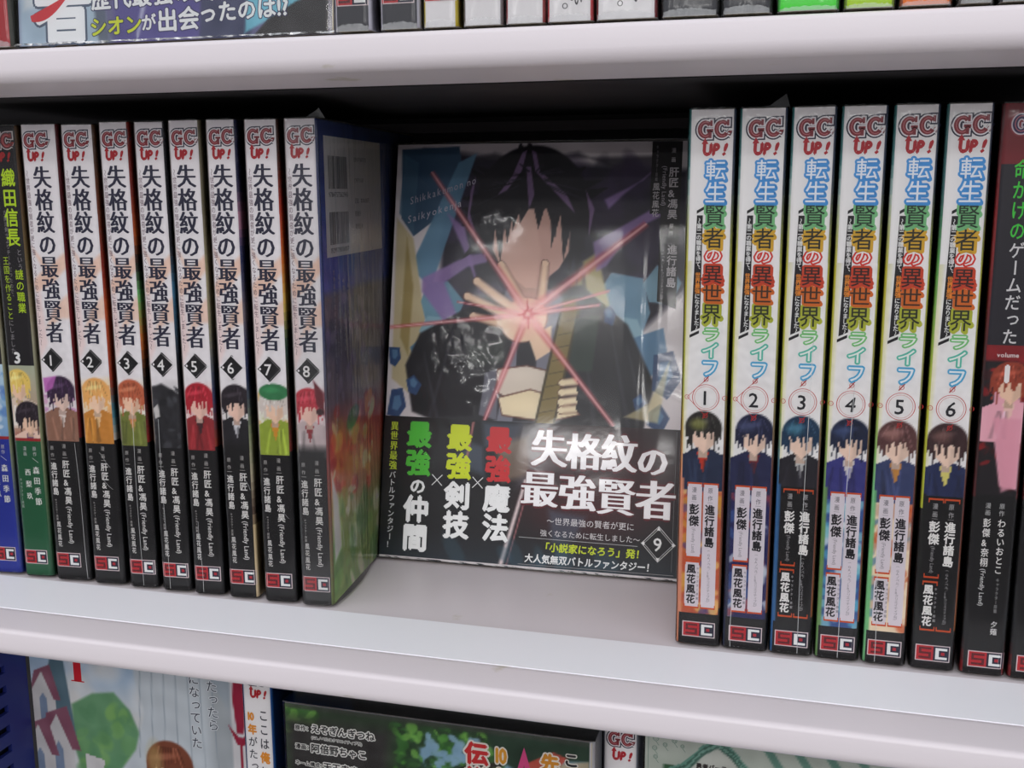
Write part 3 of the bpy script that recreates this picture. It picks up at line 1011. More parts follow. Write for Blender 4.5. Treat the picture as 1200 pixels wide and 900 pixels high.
def right_volume(i):
    x0, x1 = RX[i]
    w = x1 - x0
    n = i + 1
    H = 182.0
    a = R_ART[i]
    root = empty('manga_book', ((x0 + x1) / 2 * MM, 0, 0), 0)
    set_props(root, 'white manga spine with rainbow title, red-ringed %d, %s' % (n, ('black-haired picture and orange lower panel', 'navy-haired picture and blue-violet lower panel', 'teal-haired picture and black lower panel', 'dark blue hair and pale cyan lower panel', 'brown hair and cream and orange lower panel', 'dark brown hair and black lower panel')[i]), 'book', 'rainbow-titled volumes 1 to 6 right of the face-out book')
    sm = spine_map(w)
    low = K if a['black'] else a['lo'][2]
    e = a['edge']
    left = [(0, e), (60, tuple(min(255, v * 1.1) for v in e)), (90, (190, 196, 90)), (130, (206, 196, 60)), (155, (190, 206, 200)), (168, (60, 120, 120))]
    if i == 5: left = [(0, K), (55, (190, 196, 60)), (90, (206, 206, 70)), (135, (96, 170, 90)), (155, (60, 110, 110))]
    right = [(0, K), (14, (150, 90, 50)), (60, (110, 60, 60)), (90, (150, 150, 100)), (130, (190, 190, 70)), (160, (60, 70, 90))]
    jacket(root, w, H, 127, [(0, K), (11.7, low), (59, (238, 236, 236))], left, right)
    pages(root, w, H, 127)
    cover = root.children[0]
    # picture with plain figure patches, then the lower panel
    c = Canvas(w - 1.3, 122, .5, .65, 11.7, (238, 236, 236))
    c.poly([(0, 150), (w * .3, 150), (0, 115)], (200, 206, 210), .5, 2)
    c.poly([(0, 134), (2.0, 134), (1.2, 60), (0, 60)], (226, 220, 160), .5, 1)
    if a['lo']:
        c.poly([(0, 11), (w, 11), (w, 62), (0, 62)], a['lo'][2], 1, 1)
        c.splat(60, a['lo'], .8, 3.2, (0, w, 12, 60), 30 + i, .75)
    stand_in(c, w * (.5, .56, .53, .55, .5, .5)[i], 83.6, 1.02, a['hair'], (243, 214, 196), a['cloth'], a['cloth2'], 10 + i)
    c.ellipse(w * .38, 79, 2.6, 2.0, a['tint'], .5, .9)
    if a['black']: c.poly([(0, 10), (w, 10), (w, 59.3), (0, 59.3)], K)
    c.poly([(-.1, 11), (1.5, 11), (1.3, 60), (-.1, 60)], e, 1, .5)
    c.mottle(3, 1.3, 40 + i)
    c.build('spine_artwork', cover, sm, .02)
    T = Print(sm)
    cx = w * .60
    for ch, top, sz, oc, fc in TITLE:
        T.vtext(ch, cx, top, 6.9 if ch not in 'のライフ' else 6.2, sz * 1.0, oc, outline=.095, lift=.055, h=sz * .98)
        if ch not in 'のライフ': T.vtext(ch, cx + .35, top - .4, 6.9, sz, oc, outline=.08, lift=.05, h=sz * .98)
    for ch, top, sz, oc, fc in TITLE:
        T.vtext(ch, cx, top, 6.7 if ch not in 'のライフ' else 6.2, sz * 1.0, fc, lift=.11, bold=.006, h=sz * .95)
    T.build('title_lettering', cover)
    S = Print(sm)
    S.face([(2.3, 110.2), (5.2, 111.6), (5.2, 148.5), (3.3, 148.5)], (34, 32, 36), .05)
    S.face([(3.2, 150.0), (5.6, 151.4), (5.6, 150.4), (3.2, 149.0)], (34, 32, 36), .05)
    S.face([(1.9, 109.2), (5.0, 110.8), (5.0, 109.8), (1.9, 108.2)], (34, 32, 36), .05)
    sub = '〜第二の職業を得て、世界最強になりました〜'
    t = 147.6
    for j, ch in enumerate(sub):
        col = (240, 150, 50) if 10 <= j <= 13 else (236, 236, 236)
        S.vtext(ch, 4.1, t, 1.75, 1.78, col, .02, h=1.85)
        t -= 1.76
    S.build('subtitle_strip', cover)
    N = Print(sm)
    cx, cz = w * .53, 88.2
    N.arc(cx, cz, 4.5, 4.5, .22, 0, 2 * math.pi, (196, 54, 50), .05, 40)
    N.arc(cx, cz, 3.8, 3.8, .12, 0, 2 * math.pi, (206, 96, 90), .05, 40)
    R5 = 6.2
    for k in range(4):
        a0, a1 = k * math.pi / 2, (k + 1) * math.pi / 2
        N.line((cx + R5 * math.cos(a0), cz + R5 * math.sin(a0)), (cx + R5 * math.cos(a1), cz + R5 * math.sin(a1)), .16, (196, 54, 50))
        N.arc(cx + R5 * math.cos(a0), cz + R5 * math.sin(a0), .8, .8, .2, 0, 2 * math.pi, (196, 54, 50), .06, 14)
    N.line((cx - .9, cz + 5.2), (cx + .9, cz + 7.4), .35, (170, 40, 44), .07)
    N.line((cx - .9, cz - 7.2), (cx + .9, cz - 5.0), .35, (170, 40, 44), .07)
    N.htext(str(n), cx - 2.0, cz - 2.5, 6.8, (40, 40, 46), .012, .08, 1.0, .12 if n in (4, 6) else 0)
    N.build('volume_number', cover)
    A = Print(sm)
    org = (206, 82, 40)
    bl, wh = (36, 34, 40), (238, 236, 234)
    ink = wh if a['black'] else bl
    g2 = (170, 168, 170) if a['black'] else (130, 126, 134)
    cl, cr_ = w * .335, w * .70
    bw = w * .155
    for (cc, z0, z1) in ((cl, 32.0, 58.4), (cl - .15, 13.8, 30.4), (cr_, 13.8, 58.4)):
        if not a['black']: A.rect(cc - bw, cc + bw + .3, z0, z1, (222, 214, 222), .045)
        for zz, sg in ((z1, -1), (z0, 1)):
            A.rect(cc - bw - .1, cc + bw + .4, zz - .3, zz + .3, org, .06)
            A.rect(cc - bw - .1, cc - bw + .2, min(zz, zz + sg * 1.2), max(zz, zz + sg * 1.2), org, .061)
            A.rect(cc + bw + .1, cc + bw + .4, min(zz, zz + sg * 1.2), max(zz, zz + sg * 1.2), org, .061)
    A.vtext('漫画', cl, 57.4, 1.7, 2.7, g2, .01, h=2.1)
    A.line((cl - .9, 51.8), (cl + .9, 51.8), .12, g2)
    A.vtext('彭傑', cl + .1, 51.2, 3.5, 4.1, ink, .035, h=4.0)
    A.rtext('(Friendly Land)', cl + .1, 42.6, 1.6, g2, 0, squeeze=.86)
    A.vtext('原作', cr_, 57.4, 1.7, 2.7, g2, .01, h=2.1)
    A.line((cr_ - .9, 51.8), (cr_ + .9, 51.8), .12, g2)
    A.vtext('進行諸島', cr_, 51.2, 3.4, 3.85, ink, .035, h=3.8)
    A.vtext('(GAノベル／SBクリエイティブ刊)', cr_ + .2, 34.8, 1.2, 1.08, g2, h=1.15)
    A.vtext('風花風花', cl - .35, 29.6, 3.2, 3.65, ink, .035, h=3.5)
    A.vtext('キャラクター原案', cl + 1.9, 28.8, .95, 1.55, g2, .01, h=1.1)
    A.build('author_lettering', cover)
    L = Print(sm)
    gc_logo(L, w * .5 - 5.2, 172.4, 11.4, 6.8)
    up_logo(L, w * .5 - 2.9, 167.7, 7.6, 3.9)
    L.build('magazine_logo', cover)
    L = Print(sm)
    sc_logo(L, w * .5 - 5.3, 3.0, min(11.2, w - 2.6), 5.6)
    L.build('publisher_logo', cover)
    film(root, w, H, 127, M_FILM, 50 + i, ears=(i == 1), creases=((), ((2.6, 30, 2.8, 1),), ((9.4, 110, 9.0, 1),), ((8.0, 95, 7.0, 1),), ((3.2, 40, 3.6, 1),), ())[i])
    shift_children(root, -w / 2)


for i in range(6): right_volume(i)


# ---- far right: red and black volumes
def red_black(x0, x1, label, full):
    w = x1 - x0
    root = empty('manga_book', ((x0 + x1) / 2 * MM, 0, 0), 0)
    set_props(root, label, 'book', 'red and black volumes at the right end of the row')
    sm = spine_map(w)
    side = [(0, (150, 30, 34)), (12, K), (60, (90, 30, 32)), (90, (40, 30, 34)), (130, (140, 40, 44)), (150, (150, 36, 40)), (172, (90, 40, 44))]
    jacket(root, w, 181.8, 127, [(0, K), (62, (60, 26, 30)), (108.5, (40, 38, 46)), (164, (120, 30, 38))], side, side)
    pages(root, w, 181.8, 127)
    cover = root.children[0]
    c = Canvas(w - 1.3, 48, .5, .65, 61, (34, 30, 34))
    c.splat(50, [(150, 30, 34), (60, 20, 24), (30, 26, 30), (190, 40, 40)], .6, 2.6, (0, w, 62, 108), 77, .8)
    if full:
        c.poly([(w * .25, 98), (w * .75, 99), (w * .95, 86), (w * .95, 63), (w * .55, 64), (w * .35, 80)], (232, 170, 186), 1, .6)
        stand_in(c, w * .62, 104, .95, (156, 66, 46), SKIN, (234, 176, 190), (236, 200, 190), 8)
        c.poly([(w * .3, 86), (w * .94, 86), (w * .9, 64), (w * .6, 62)], (226, 160, 178), .9, 1)
    c.poly([(-1, 104), (w + 1, 104), (w + 1, 110), (-1, 110)], (146, 32, 38), .9, 1)
    c.build('spine_artwork', cover, sm, .02)
    P = Print(sm)
    P.vtext('命がけの', w * .50, 165.5, 4.6, 6.1, (70, 206, 70), .012, h=6.0)
    P.vtext('ゲームだった', w * .52, 140.9, 4.6, 5.3, (222, 220, 222), .012, h=5.2)
    P.rtext('', 0, 0, 1, (0, 0, 0))
    P.htext('volume', w * .28, 105.3, 2.0, (236, 224, 224), .02)
    P.htext('1' if full else '2', w * .5 - 1.5, 97.5, 7.5, (240, 236, 236), .05)
    P.build('title_lettering', cover)
    A = Print(sm)
    A.vtext('漫画', w * .35, 58.6, 1.7, 2.3, (200, 200, 200), h=2.0)
    A.vtext('彭傑&奈栩', w * .35, 53.4, 2.4, 3.3, (236, 234, 232), .02, h=3.1)
    A.rtext('(Friendly Land)', w * .35, 36.4, 2.0, (226, 226, 226), .01, squeeze=.95)
    A.vtext('原作', w * .66, 58.6, 1.7, 2.3, (200, 200, 200), h=2.0)
    A.vtext('わるいおとこ', w * .68, 53.4, 2.5, 3.1, (236, 234, 232), .02, h=3.0)
    A.vtext('キャラクター原案', w * .69, 33.6, 1.1, 1.5, (170, 170, 170))
    A.vtext('夕薙', w * .69, 19.0, 2.2, 2.5, (232, 230, 230), .01, h=2.4)
    A.build('author_lettering', cover)
    L = Print(sm)
    gc_logo(L, w * .5 - 4.2, 172.4, 11.0, 6.8, (60, 50, 90), (150, 60, 70), (214, 206, 214))
    L.build('magazine_logo', cover)
    L = Print(sm)
    sc_logo(L, w * .5 - 4.6, 2.6, w - 2.2, 5.6)
    L.build('publisher_logo', cover)
    film(root, w, 181.8, 127, M_FILM, 70 + int(full), ears=False)
    shift_children(root, -w / 2)


red_black(346.4, 359.6, 'black and red manga spine marked volume 1 with green and white title', True)
red_black(361.0, 374.4, 'black manga spine cut off by the right picture edge', False)

# ---------------------------------------------------------------- the face-out volume 9, leaning back in the gap
BL9 = Vector((0.1186, 0.0563, 0.0)); BR9 = Vector((0.2486, 0.0586, 0.0)); TL9 = Vector((0.1170, 0.0920, 0.1763))
u9 = (BR9 - BL9).normalized()
v9 = (TL9 - BL9)
v9 = (v9 - u9 * v9.dot(u9)).normalized()
n9 = v9.cross(u9)            # towards the back
n9 = -n9 if n9.y < 0 else n9


def face_book(name_label, cat_group, origin, U, Vv, N, w, H, th, base_color, edge='right'):
    """thick paperback lying in the plane U,V; local mm axes x=U, z=V, y=N (into the shelf)"""
    root = empty('manga_book', origin)
    root.matrix_world = Matrix(((U.x, N.x, Vv.x, origin.x), (U.y, N.y, Vv.y, origin.y), (U.z, N.z, Vv.z, origin.z), (0, 0, 0, 1)))
    set_props(root, name_label, 'book', cat_group)
    # wrap-round cover: front board, rounded spine on the right, back board
    path = [(0, 0), (w - 2.2, 0), (w - 1.0, .35), (w - .25, 1.3), (w, 2.6), (w, th - 2.6), (w - .25, th - 1.3), (w - 1, th - .35), (w - 2.2, th), (0, th)]
    inn = [(0, .4), (w - 2.3, .4), (w - 1.3, .7), (w - .6, 1.6), (w - .4, 2.7), (w - .4, th - 2.7), (w - .6, th - 1.6), (w - 1.3, th - .7), (w - 2.3, th - .4), (0, th - .4)]
    n = len(path)
    V = [(x, y, z) for z in (.5, H) for x, y in path] + [(x, y, z) for z in (.5, H) for x, y in inn]
    F = []
    for j in range(n - 1):
        F.append([j, j + 1, n + j + 1, n + j])
        F.append([2 * n + j, 3 * n + j, 3 * n + j + 1, 2 * n + j + 1])
        F.append([n + j, n + j + 1, 3 * n + j + 1, 3 * n + j])
        F.append([j, 2 * n + j, 2 * n + j + 1, j + 1])
    C = [lin(base_color)] * len(F)
    cover = mesh_from('cover', np.array(V) * MM, F, M_PRINT, root, corner=np.array(C))
    boxes('pages', [(1.0 * MM, (w - .6) * MM, .5 * MM, (th - .5) * MM, .8 * MM, (H - .5) * MM)], M_PAGES, root)
    return root, cover


flat = lambda s, t, l: (s, -l, t)


def bag(root, w, H, th, mat, seed=0, amp=.5, seam=True, bottom=1.0, x0=-.8, bumps=()):
    """loose film bag round a face-out book: dished front, gathered foot"""
    nx, nz = 90, 110
    V, F = [], []
    for side in (0, 1):
        k = len(V)
        for i in range(nz + 1):
            z = .1 - bottom * 0 + (H + .8) * i / nz
            for j in range(nx + 1):
                x = x0 + (w - x0 + .8) * j / nx
                e = min(1, min(j, nx - j) / 2.0)
                d = .35 + .35 * amp * max(0, noise.noise(Vector((x * .04 + seed, z * .03, 3 + side))) + .25)
                for (px_, pz_, rx_, rz_, k_, ty) in bumps:
                    g_ = math.exp(-((x - px_) / rx_) ** 2 - ((z - pz_) / rz_) ** 2)
                    if ty: d += k_ * g_ * (1 + 1.6 * abs(noise.noise(Vector((x * .30 + z * .16, z * .10 - x * .06, seed)))))
                    else: d += k_ * g_
                y = -.3 - d * e if side == 0 else th + .3 + .2 * e
                V.append((x, y, z))
        for i in range(nz):
            for j in range(nx):
                a = k + i * (nx + 1) + j
                F.append([a, a + 1, a + nx + 2, a + nx + 1])
    m = (nx + 1) * (nz + 1)
    for i in range(nz):
        for j in (0, nx):
            a = i * (nx + 1) + j
            F.append([a, a + nx + 1, m + a + nx + 1, m + a])
    for i in (0, nz):
        for j in range(nx):
            a = i * (nx + 1) + j
            F.append([a, m + a, m + a + 1, a + 1])
    o = mesh_from('plastic_wrap', np.array(V) * MM, F, mat, root, smooth=True)
    if seam:
        rs = random.Random(seed)
        nn = 70
        for zb, hh in ((1.2, -1), (H - .2, 1)):
            V, F = [], []
            for i in range(nn + 1):
                s = x0 + (w - x0 + .6) * i / nn
                V.append((s, -.9 - rs.uniform(0, .3), zb))
                V.append((s + rs.uniform(-.3, .3), -.9 - rs.uniform(.2, 1.2), zb + hh * rs.uniform(.3, .9)))
                if hh > 0: V[-2], V[-1] = (s, -.6, H + .7), (s, th * .97, H + 1.0)
            for i in range(nn): F.append([2 * i, 2 * i + 2, 2 * i + 3, 2 * i + 1])
            mesh_from('wrap_seam', np.array(V) * MM, F, M_FOLD if hh > 0 else M_SEAM, o)
    return o


def volume_nine():
    W9, H9 = 129.6, 180.0
    root, cover = face_book('face-out manga in clear film with black belly band, leaning in the gap', 'face-out volumes',
                            BL9, u9, v9, n9, W9, H9, 13.5, (214, 208, 212))
    set_props(root)
    c = Canvas(W9 - 1.6, H9 - .6, .55, 0, .55, (222, 214, 216))
    # plain abstract cover field in the photographed colours: shards, dark cloak-like mass, star burst
    c.poly([(12, 178), (30, 176), (60, 172), (126, 168), (128, 120), (100, 92), (22, 88), (22, 160)], (40, 36, 52), 1, 3)
    c.poly([(16, 172), (112, 174), (112, 158), (96, 168), (80, 176), (60, 172), (44, 176), (26, 172)], (52, 48, 58), .8, 2)
    c.splat(40, [(58, 44, 74), (34, 32, 44), (72, 56, 92), (46, 42, 56)], 3, 11, (20, 112, 100, 170), 4, .45)
    c.poly([(2, 178), (3, 148), (9, 140), (22, 150), (30, 168), (28, 179)], (58, 88, 116), 1, .5)
    c.poly([(2, 150), (9, 141), (10, 172), (3, 176)], (74, 108, 134), .8, .5)
    c.poly([(28, 172), (36, 176), (18, 118), (8, 126)], (98, 140, 168), .95, .8)
    c.poly([(1, 148), (9, 139), (16, 104), (10, 72), (2, 78)], (200, 186, 150), 1, 1)
    c.poly([(6, 140), (10, 118), (9, 88), (5, 96)], (160, 140, 84), .8, 1)
    for k, (x, z, r_, col) in enumerate(((22, 110, 13, (112, 156, 176)), (24, 98, 12, (146, 184, 198)), (16, 90, 9, (90, 130, 160)), (104, 112, 18, (120, 160, 184)), (98, 98, 16, (150, 186, 200)), (114, 92, 13, (96, 136, 170)), (118, 120, 10, (132, 170, 190)))):
        rs = random.Random(k)
        pts = [(x + r_ * rs.uniform(.5, 1) * math.cos(a_), z + r_ * rs.uniform(.6, 1.1) * math.sin(a_)) for a_ in [j * 6.28 / 6 + rs.uniform(-.3, .3) for j in range(6)]]
        c.poly(pts, col, .95, .6)
    c.poly([(84, 130), (90, 134), (96, 112), (88, 104)], (188, 176, 120), .9, 1.5)
    c.poly([(78, 118), (84, 128), (86, 106)], (196, 186, 140), .8, 1.5)
    # violet ribbons
    for pts in ([(14, 122), (34, 132), (47, 134), (46, 130), (34, 127), (24, 120), (34, 98), (24, 104), (14, 116)],
                [(88, 138), (112, 152), (122, 152), (104, 143), (94, 128), (90, 126)],
                [(60, 174), (66, 160), (74, 152), (66, 156), (58, 164), (56, 172)],
                [(92, 156), (108, 164), (112, 168), (100, 158), (94, 152)], [(24, 150), (32, 144), (40, 116), (34, 130)]):
        c.poly(pts, (150, 122, 176), .9, 1.2)
    # dark coat-like mass and plain featureless patches of hair and skin colour
    c.poly([(8, 84), (14, 98), (32, 108), (50, 116), (84, 120), (104, 104), (116, 80), (112, 60), (30, 58), (12, 64)], (34, 32, 38), 1, 1.2)
    for p_, q_ in (((30, 104), (20, 62)), ((42, 110), (34, 60)), ((96, 108), (106, 62)), ((84, 112), (92, 60)), ((104, 96), (112, 66)), ((16, 90), (24, 60))):
        c.beam(p_, q_, .5, 1.6, (62, 60, 70), .6)
    c.poly([(52, 118), (72, 118), (80, 112), (70, 60), (48, 60), (46, 104)], (128, 128, 142), 1, .6)
    c.poly([(46, 118), (56, 100), (50, 62), (30, 60), (34, 104)], (36, 34, 40), 1, .6)
    c.poly([(58, 118), (66, 118), (66, 62), (57, 62)], (40, 38, 46), 1, .5)
    c.poly([(54, 124), (70, 124), (68, 110), (62, 106), (55, 110)], (196, 160, 146), 1, .6)
    HAIR = (29, 26, 35)
    rs = random.Random(4)
    c.ellipse(61, 151, 25, 28, HAIR, 1, .04)
    for a_ in np.linspace(-.45, math.pi + .45, 17):
        r0, r1 = 21, rs.uniform(27, 36)
        b_ = a_ + rs.uniform(-.12, .12)
        c.poly([(61 + r0 * math.cos(a_ - .17), 150 + r0 * math.sin(a_ - .17)), (61 + r1 * math.cos(b_), 148 + r1 * math.sin(b_)), (61 + r0 * math.cos(a_ + .17), 150 + r0 * math.sin(a_ + .17))], HAIR, 1, .3)
    c.poly([(43, 152), (80, 152), (79.5, 137), (74, 127), (64, 118.5), (60, 118.5), (49, 127), (43.5, 137)], (222, 184, 170), 1, .5)
    c.poly([(62, 152), (80, 152), (79.5, 137), (74, 127), (64, 118.5), (66, 134)], (206, 164, 152), .6, 1.5)
    x = 39.0
    while x < 82:
        wd = rs.uniform(4.5, 7.5)
        ed = abs(x + wd / 2 - 61) / 20
        z1 = 146 - 22 * ed ** 2 - rs.uniform(0, 7)
        c.poly([(x - 1.2, 160), (x + wd + 1, 160), (x + wd * .5 + rs.uniform(-4, 3), z1)], HAIR, 1, .3)
        x += wd * .72
    for side in (-1, 1):
        for k in range(3):
            c.poly([(61 + side * (17 + k * 2), 156), (61 + side * (24 + k), 152), (61 + side * (17 + k * 3), 124 + k * 7)], HAIR, 1, .3)
    for pts in ([(56, 176), (58, 177), (56, 168), (50, 160), (46, 158), (52, 166)], [(60, 177), (62, 176), (64, 168), (76, 158), (80, 150), (72, 158), (62, 168)],
                [(34, 160), (36, 166), (34, 150), (38, 138), (33, 148)], [(84, 160), (88, 152), (86, 140), (86, 150)], [(58, 170), (60, 170), (62, 158), (60, 152), (59, 160)]):
        c.poly(pts, (146, 116, 160), .85, .5)
    for k in range(26):
        a_ = rs.uniform(.2, 2.9)
        c.beam((61 + 6 * math.cos(a_), 160 + 8 * math.sin(a_)), (61 + 24 * math.cos(a_), 148 + 24 * math.sin(a_)), .5, .25, rs.choice(((52, 48, 64), (18, 16, 22))), .7)

    def limb(p, q, w0, w1, col):
        line_ = (110, 70, 60)
        for g_, cc in ((.35, line_), (0, col)):
            c.beam(p, q, (w0 + g_) * 1.05, (w1 + g_) * 1.05, cc, 1)
            c.beam(p, q, (w0 + g_), (w1 + g_), cc, 1)
            c.ellipse(q[0], q[1], w1 * .8 + g_, w1 * .8 + g_, cc, 1, .1)
    PALM = (240, 210, 182)
    c.ellipse(60, 105, 10.6, 9.4, (110, 70, 60), 1, .06, .6)
    for p_, q_, w_ in (((54, 110), (38.5, 121), 2.6), ((52, 107), (34.5, 114.5), 2.5), ((51, 103), (37.5, 106), 2.4), ((58, 113), (49, 128), 2.6), ((67, 112), (68, 129), 2.4)):
        limb(p_, q_, w_, w_ * .75, PALM)
    c.ellipse(60, 105, 10.2, 9.0, PALM, 1, .06, .6)
    c.poly([(62, 98), (72, 103), (72, 92), (66, 88)], PALM, 1, .5)
    c.poly([(44, 82), (50, 84), (50, 62), (42, 64)], (112, 112, 124), 1, .5)
    c.poly([(49, 84), (62, 86), (72, 84), (70, 74), (56, 70), (49, 74)], (110, 70, 60), 1, .4)
    c.poly([(49.5, 83.4), (62, 85.4), (71.4, 83.4), (69.6, 74.6), (56, 70.8), (49.5, 74.4)], (226, 214, 200), 1, .4)
    c.poly([(50, 72), (64, 76), (80, 72), (86, 66), (72, 62), (52, 64)], (110, 70, 60), 1, .4)
    c.poly([(50.5, 71.4), (64, 75.4), (79.6, 71.4), (85, 66.2), (72, 62.8), (52.4, 64.6)], (240, 224, 190), 1, .4)
    c.poly([(66, 60), (76, 114), (82, 115), (84, 110), (75, 60)], (74, 64, 40), 1, .5)
    c.poly([(67, 60), (77, 113), (81, 114), (82.6, 110), (74, 60)], (140, 122, 72), 1, .5)
    for k in range(9): c.beam((68 + k * 1.2, 66 + k * 5.5), (75 + k * 1.1, 67.5 + k * 5.5), .35, .35, (84, 72, 44), .8)
    for z_ in (79, 75, 71, 67.5): limb((84, z_ + 1), (77.5, z_), 1.9, 1.7, (240, 224, 190))
    c.poly([(82, 106), (92, 108), (90, 84), (80, 84)], (50, 66, 56), .8, 1)
    c.poly([(36, 94), (52, 96), (52, 86), (36, 84)], (56, 70, 58), .5, 2)
    # star burst and beams
    cx, cz = 61.5, 107.5
    for (x, z, w_) in ((16, 168, 1.7), (110, 146, 2.4), (-2, 100, 1.2), (44, 60, 1.6), (100, 62, 1.7), (92, 112, 1.2), (96, 118, .9), (30, 112, .8)):
        c.beam((cx, cz), (x, z), w_ * 1.5, w_ * .9, (206, 82, 92), .75)
        c.beam((cx, cz), (x, z), w_ * .7, w_ * .3, (246, 196, 196), .85)
    c.ellipse(cx, cz, 7, 7, (250, 190, 180), .75, 1.2)
    for k in range(8):
        a_ = k * math.pi / 4 + .1
        r_ = 6.5 if k % 2 == 0 else 4
        c.poly([(cx + r_ * math.cos(a_), cz + r_ * math.sin(a_)), (cx + 1.3 * math.cos(a_ + .6), cz + 1.3 * math.sin(a_ + .6)), (cx + 1.3 * math.cos(a_ - .6), cz + 1.3 * math.sin(a_ - .6))], (208, 70, 74), .95, .3)
    # small blue shards
    for k, (x, z, r_) in enumerate(((5, 66, 6), (3, 88, 4.5), (120, 84, 8), (118, 66, 5), (96, 108, 4), (110, 72, 3), (12, 76, 4))):
        rs = random.Random(30 + k)
        pts = [(x + r_ * rs.uniform(.6, 1) * math.cos(a_), z + r_ * rs.uniform(.8, 1.5) * math.sin(a_)) for a_ in [j * 6.28 / 5 + rs.uniform(-.3, .3) for j in range(5)]]
        c.poly(pts, (52, 78, 120), 1, .4)
        c.poly([(p_[0] * .5 + x * .5, p_[1] * .5 + z * .5 + .8) for p_ in pts], (100, 140, 176), .8, .6)
    c.poly([(104, 66), (114, 72), (122, 90), (118, 64)], (214, 200, 150), .7, 1)
    c.mottle(4, .25, 2)
    c.build('cover_artwork', cover, flat, .04)
    # credit panels and latin title on the cover
    P = Print(flat)
    P.rect(111.0, 123.4, 150, 180.0, (34, 31, 34), .09)
    P.face([(115.5, 150), (123.4, 150), (123.4, 111), (115.5, 114)], (34, 31, 34), .09)
    g = (206, 200, 204)
    P.vtext('漫画', 119.9, 178, 1.9, 3.8, g, .01, .12, h=2.2)
    P.vtext('肝匠&馮昊', 120.3, 169.4, 4.2, 4.35, g, .02, .12)
    P.rtext('(Friendly Land)', 116.6, 169.8, 2.6, (180, 172, 180), .01, .12, .95)
    P.vtext('キャラクター原案', 113.2, 178.5, 1.2, 1.9, (150, 142, 150), 0, .12)
    P.vtext('風花風花', 113.3, 163.0, 3.0, 3.6, g, .01, .12)
    P.vtext('原作', 120.2, 146.5, 1.9, 3.0, g, .01, .12, h=2.2)
    P.vtext('進行諸島', 120.9, 137.6, 4.2, 4.5, g, .02, .12)
    P.vtext('(GAノベル／SBクリエイティブ刊)', 117.4, 138.4, 1.3, 1.35, (170, 164, 170), 0, .12)
    P.htext('Shikkakumon no', 6.8, 153.8, 4.4, (186, 180, 196), 0, .12, .82, .35, .30, .35)
    P.htext('Saikyokenja', 6.0, 145.6, 4.4, (196, 190, 204), 0, .12, .9, .35, .30, .45)
    P.build('cover_lettering', cover)

    # belly band: a strip of paper wrapped round the lower third
    band = boxes('belly_band', [(-.15 * MM, (W9 - 1.5) * MM, -.38 * MM, -.16 * MM, 1.5 * MM, 61.8 * MM), ((W9 - 1.7) * MM, (W9 + .15) * MM, -.38 * MM + .00008, 13.6 * MM, 1.5 * MM, 61.8 * MM)],
                 new_mat('black_band_stock', (28, 27, 30), .35, .5), root)
    bm = lambda s, t, l: (s, -.38 - l, t)
    c = Canvas(W9 - 1.8, 60.2, .6, 0, 1.55, (30, 28, 31))
    c.vgrad([(1, (40, 48, 56)), (14, (30, 30, 34)), (60, (28, 27, 30))])
    c.poly([(44, 61), (62, 61), (56, 48), (40, 52), (30, 44), (46, 38)], (92, 104, 122), .7, 3)
    c.poly([(60, 61), (80, 61), (74, 40), (60, 34)], (104, 110, 120), .55, 4)
    c.poly([(50, 52), (64, 56), (66, 40), (54, 36)], (214, 196, 160), .5, 3)
    c.ellipse(98, 44, 34, 22, (84, 22, 30), .5, .9)
    c.ellipse(86, 24, 26, 10, (96, 28, 34), .35, .9)
    c.poly([(74, 26), (90, 24), (86, 14), (76, 12)], (84, 100, 120), .6, 3)
    c.beam((64, 38), (54.5, 1), 1.1, 1.5, (226, 208, 208), 1)
    c.beam((66, 38), (57, 1), .5, .5, (190, 120, 124), .8)
    c.beam((40, 61), (37, 40), .9, .5, (220, 140, 136), .8)
    c.splat(10, [(60, 90, 106)], 4, 10, (30, 100, 0, 8), 6, .4, .4)
    c.build('band_artwork', band, bm, .02)
    # bottom sliver of the jacket below the band
    T = Print(bm)
    Wt = (236, 236, 236)
    T.vtext('異世界最強', 4.6, 59.6, 3.6, 4.25, (196, 214, 60), .0, mincho=True)
    T.vtext('バトルファンタジー！', 4.6, 38.0, 3.1, 3.35, Wt, .008)
    gcol, ycol, rcol = (84, 190, 62), (208, 220, 40), (206, 52, 56)
    for cx_, col, rest, tt in ((16.0, gcol, 'の仲間', 60.4), (34.2, ycol, '剣技', 60.0), (51.6, rcol, '魔法', 59.8)):
        T.vtext('最強', cx_, tt, 11.4, 12.1, col, .045, h=11.6)
        if len(rest) == 3:
            T.vtext('の', cx_ + .3, 35.8, 7.4, 7.4, Wt, .04)
            T.vtext('仲間', cx_, 28.4, 11.6, 12.3, Wt, .045, h=12)
        else:
            T.vtext(rest, cx_, 35.4, 11.8, 12.5, Wt, .045, h=12)
    for x in (24.9, 43.0):
        T.line((x - 2.3, 32.9), (x + 2.3, 37.5), .35, Wt, .09)
        T.line((x - 2.3, 37.5), (x + 2.3, 32.9), .35, Wt, .09)
    # title, set at a very slight tilt, with a dark red halo
    for ch, x, z, w_, h_ in (('失', 65.6, 43.6, 15.5, 16.5), ('格', 80.6, 43.2, 15, 16), ('紋', 95.4, 43.0, 15, 16.5), ('の', 110.0, 42.0, 13.5, 13.5),
                             ('最', 62.0, 26.6, 16, 16), ('強', 78.2, 26.2, 15.8, 15.8), ('賢', 94.2, 25.4, 16, 16), ('者', 110.4, 24.6, 16.4, 17)):
        fn = lambda a, b, x=x, z=z, w_=w_, h_=h_: (x + a * w_, z + (b + .1) * h_)
        T.glyph(ch, fn, (92, 26, 36), .05, ring(.06, 10))
        T.glyph(ch, fn, (244, 242, 244), .09, [(-.045, 0), (-.022, 0), (0, 0), (.022, 0), (.045, 0)])
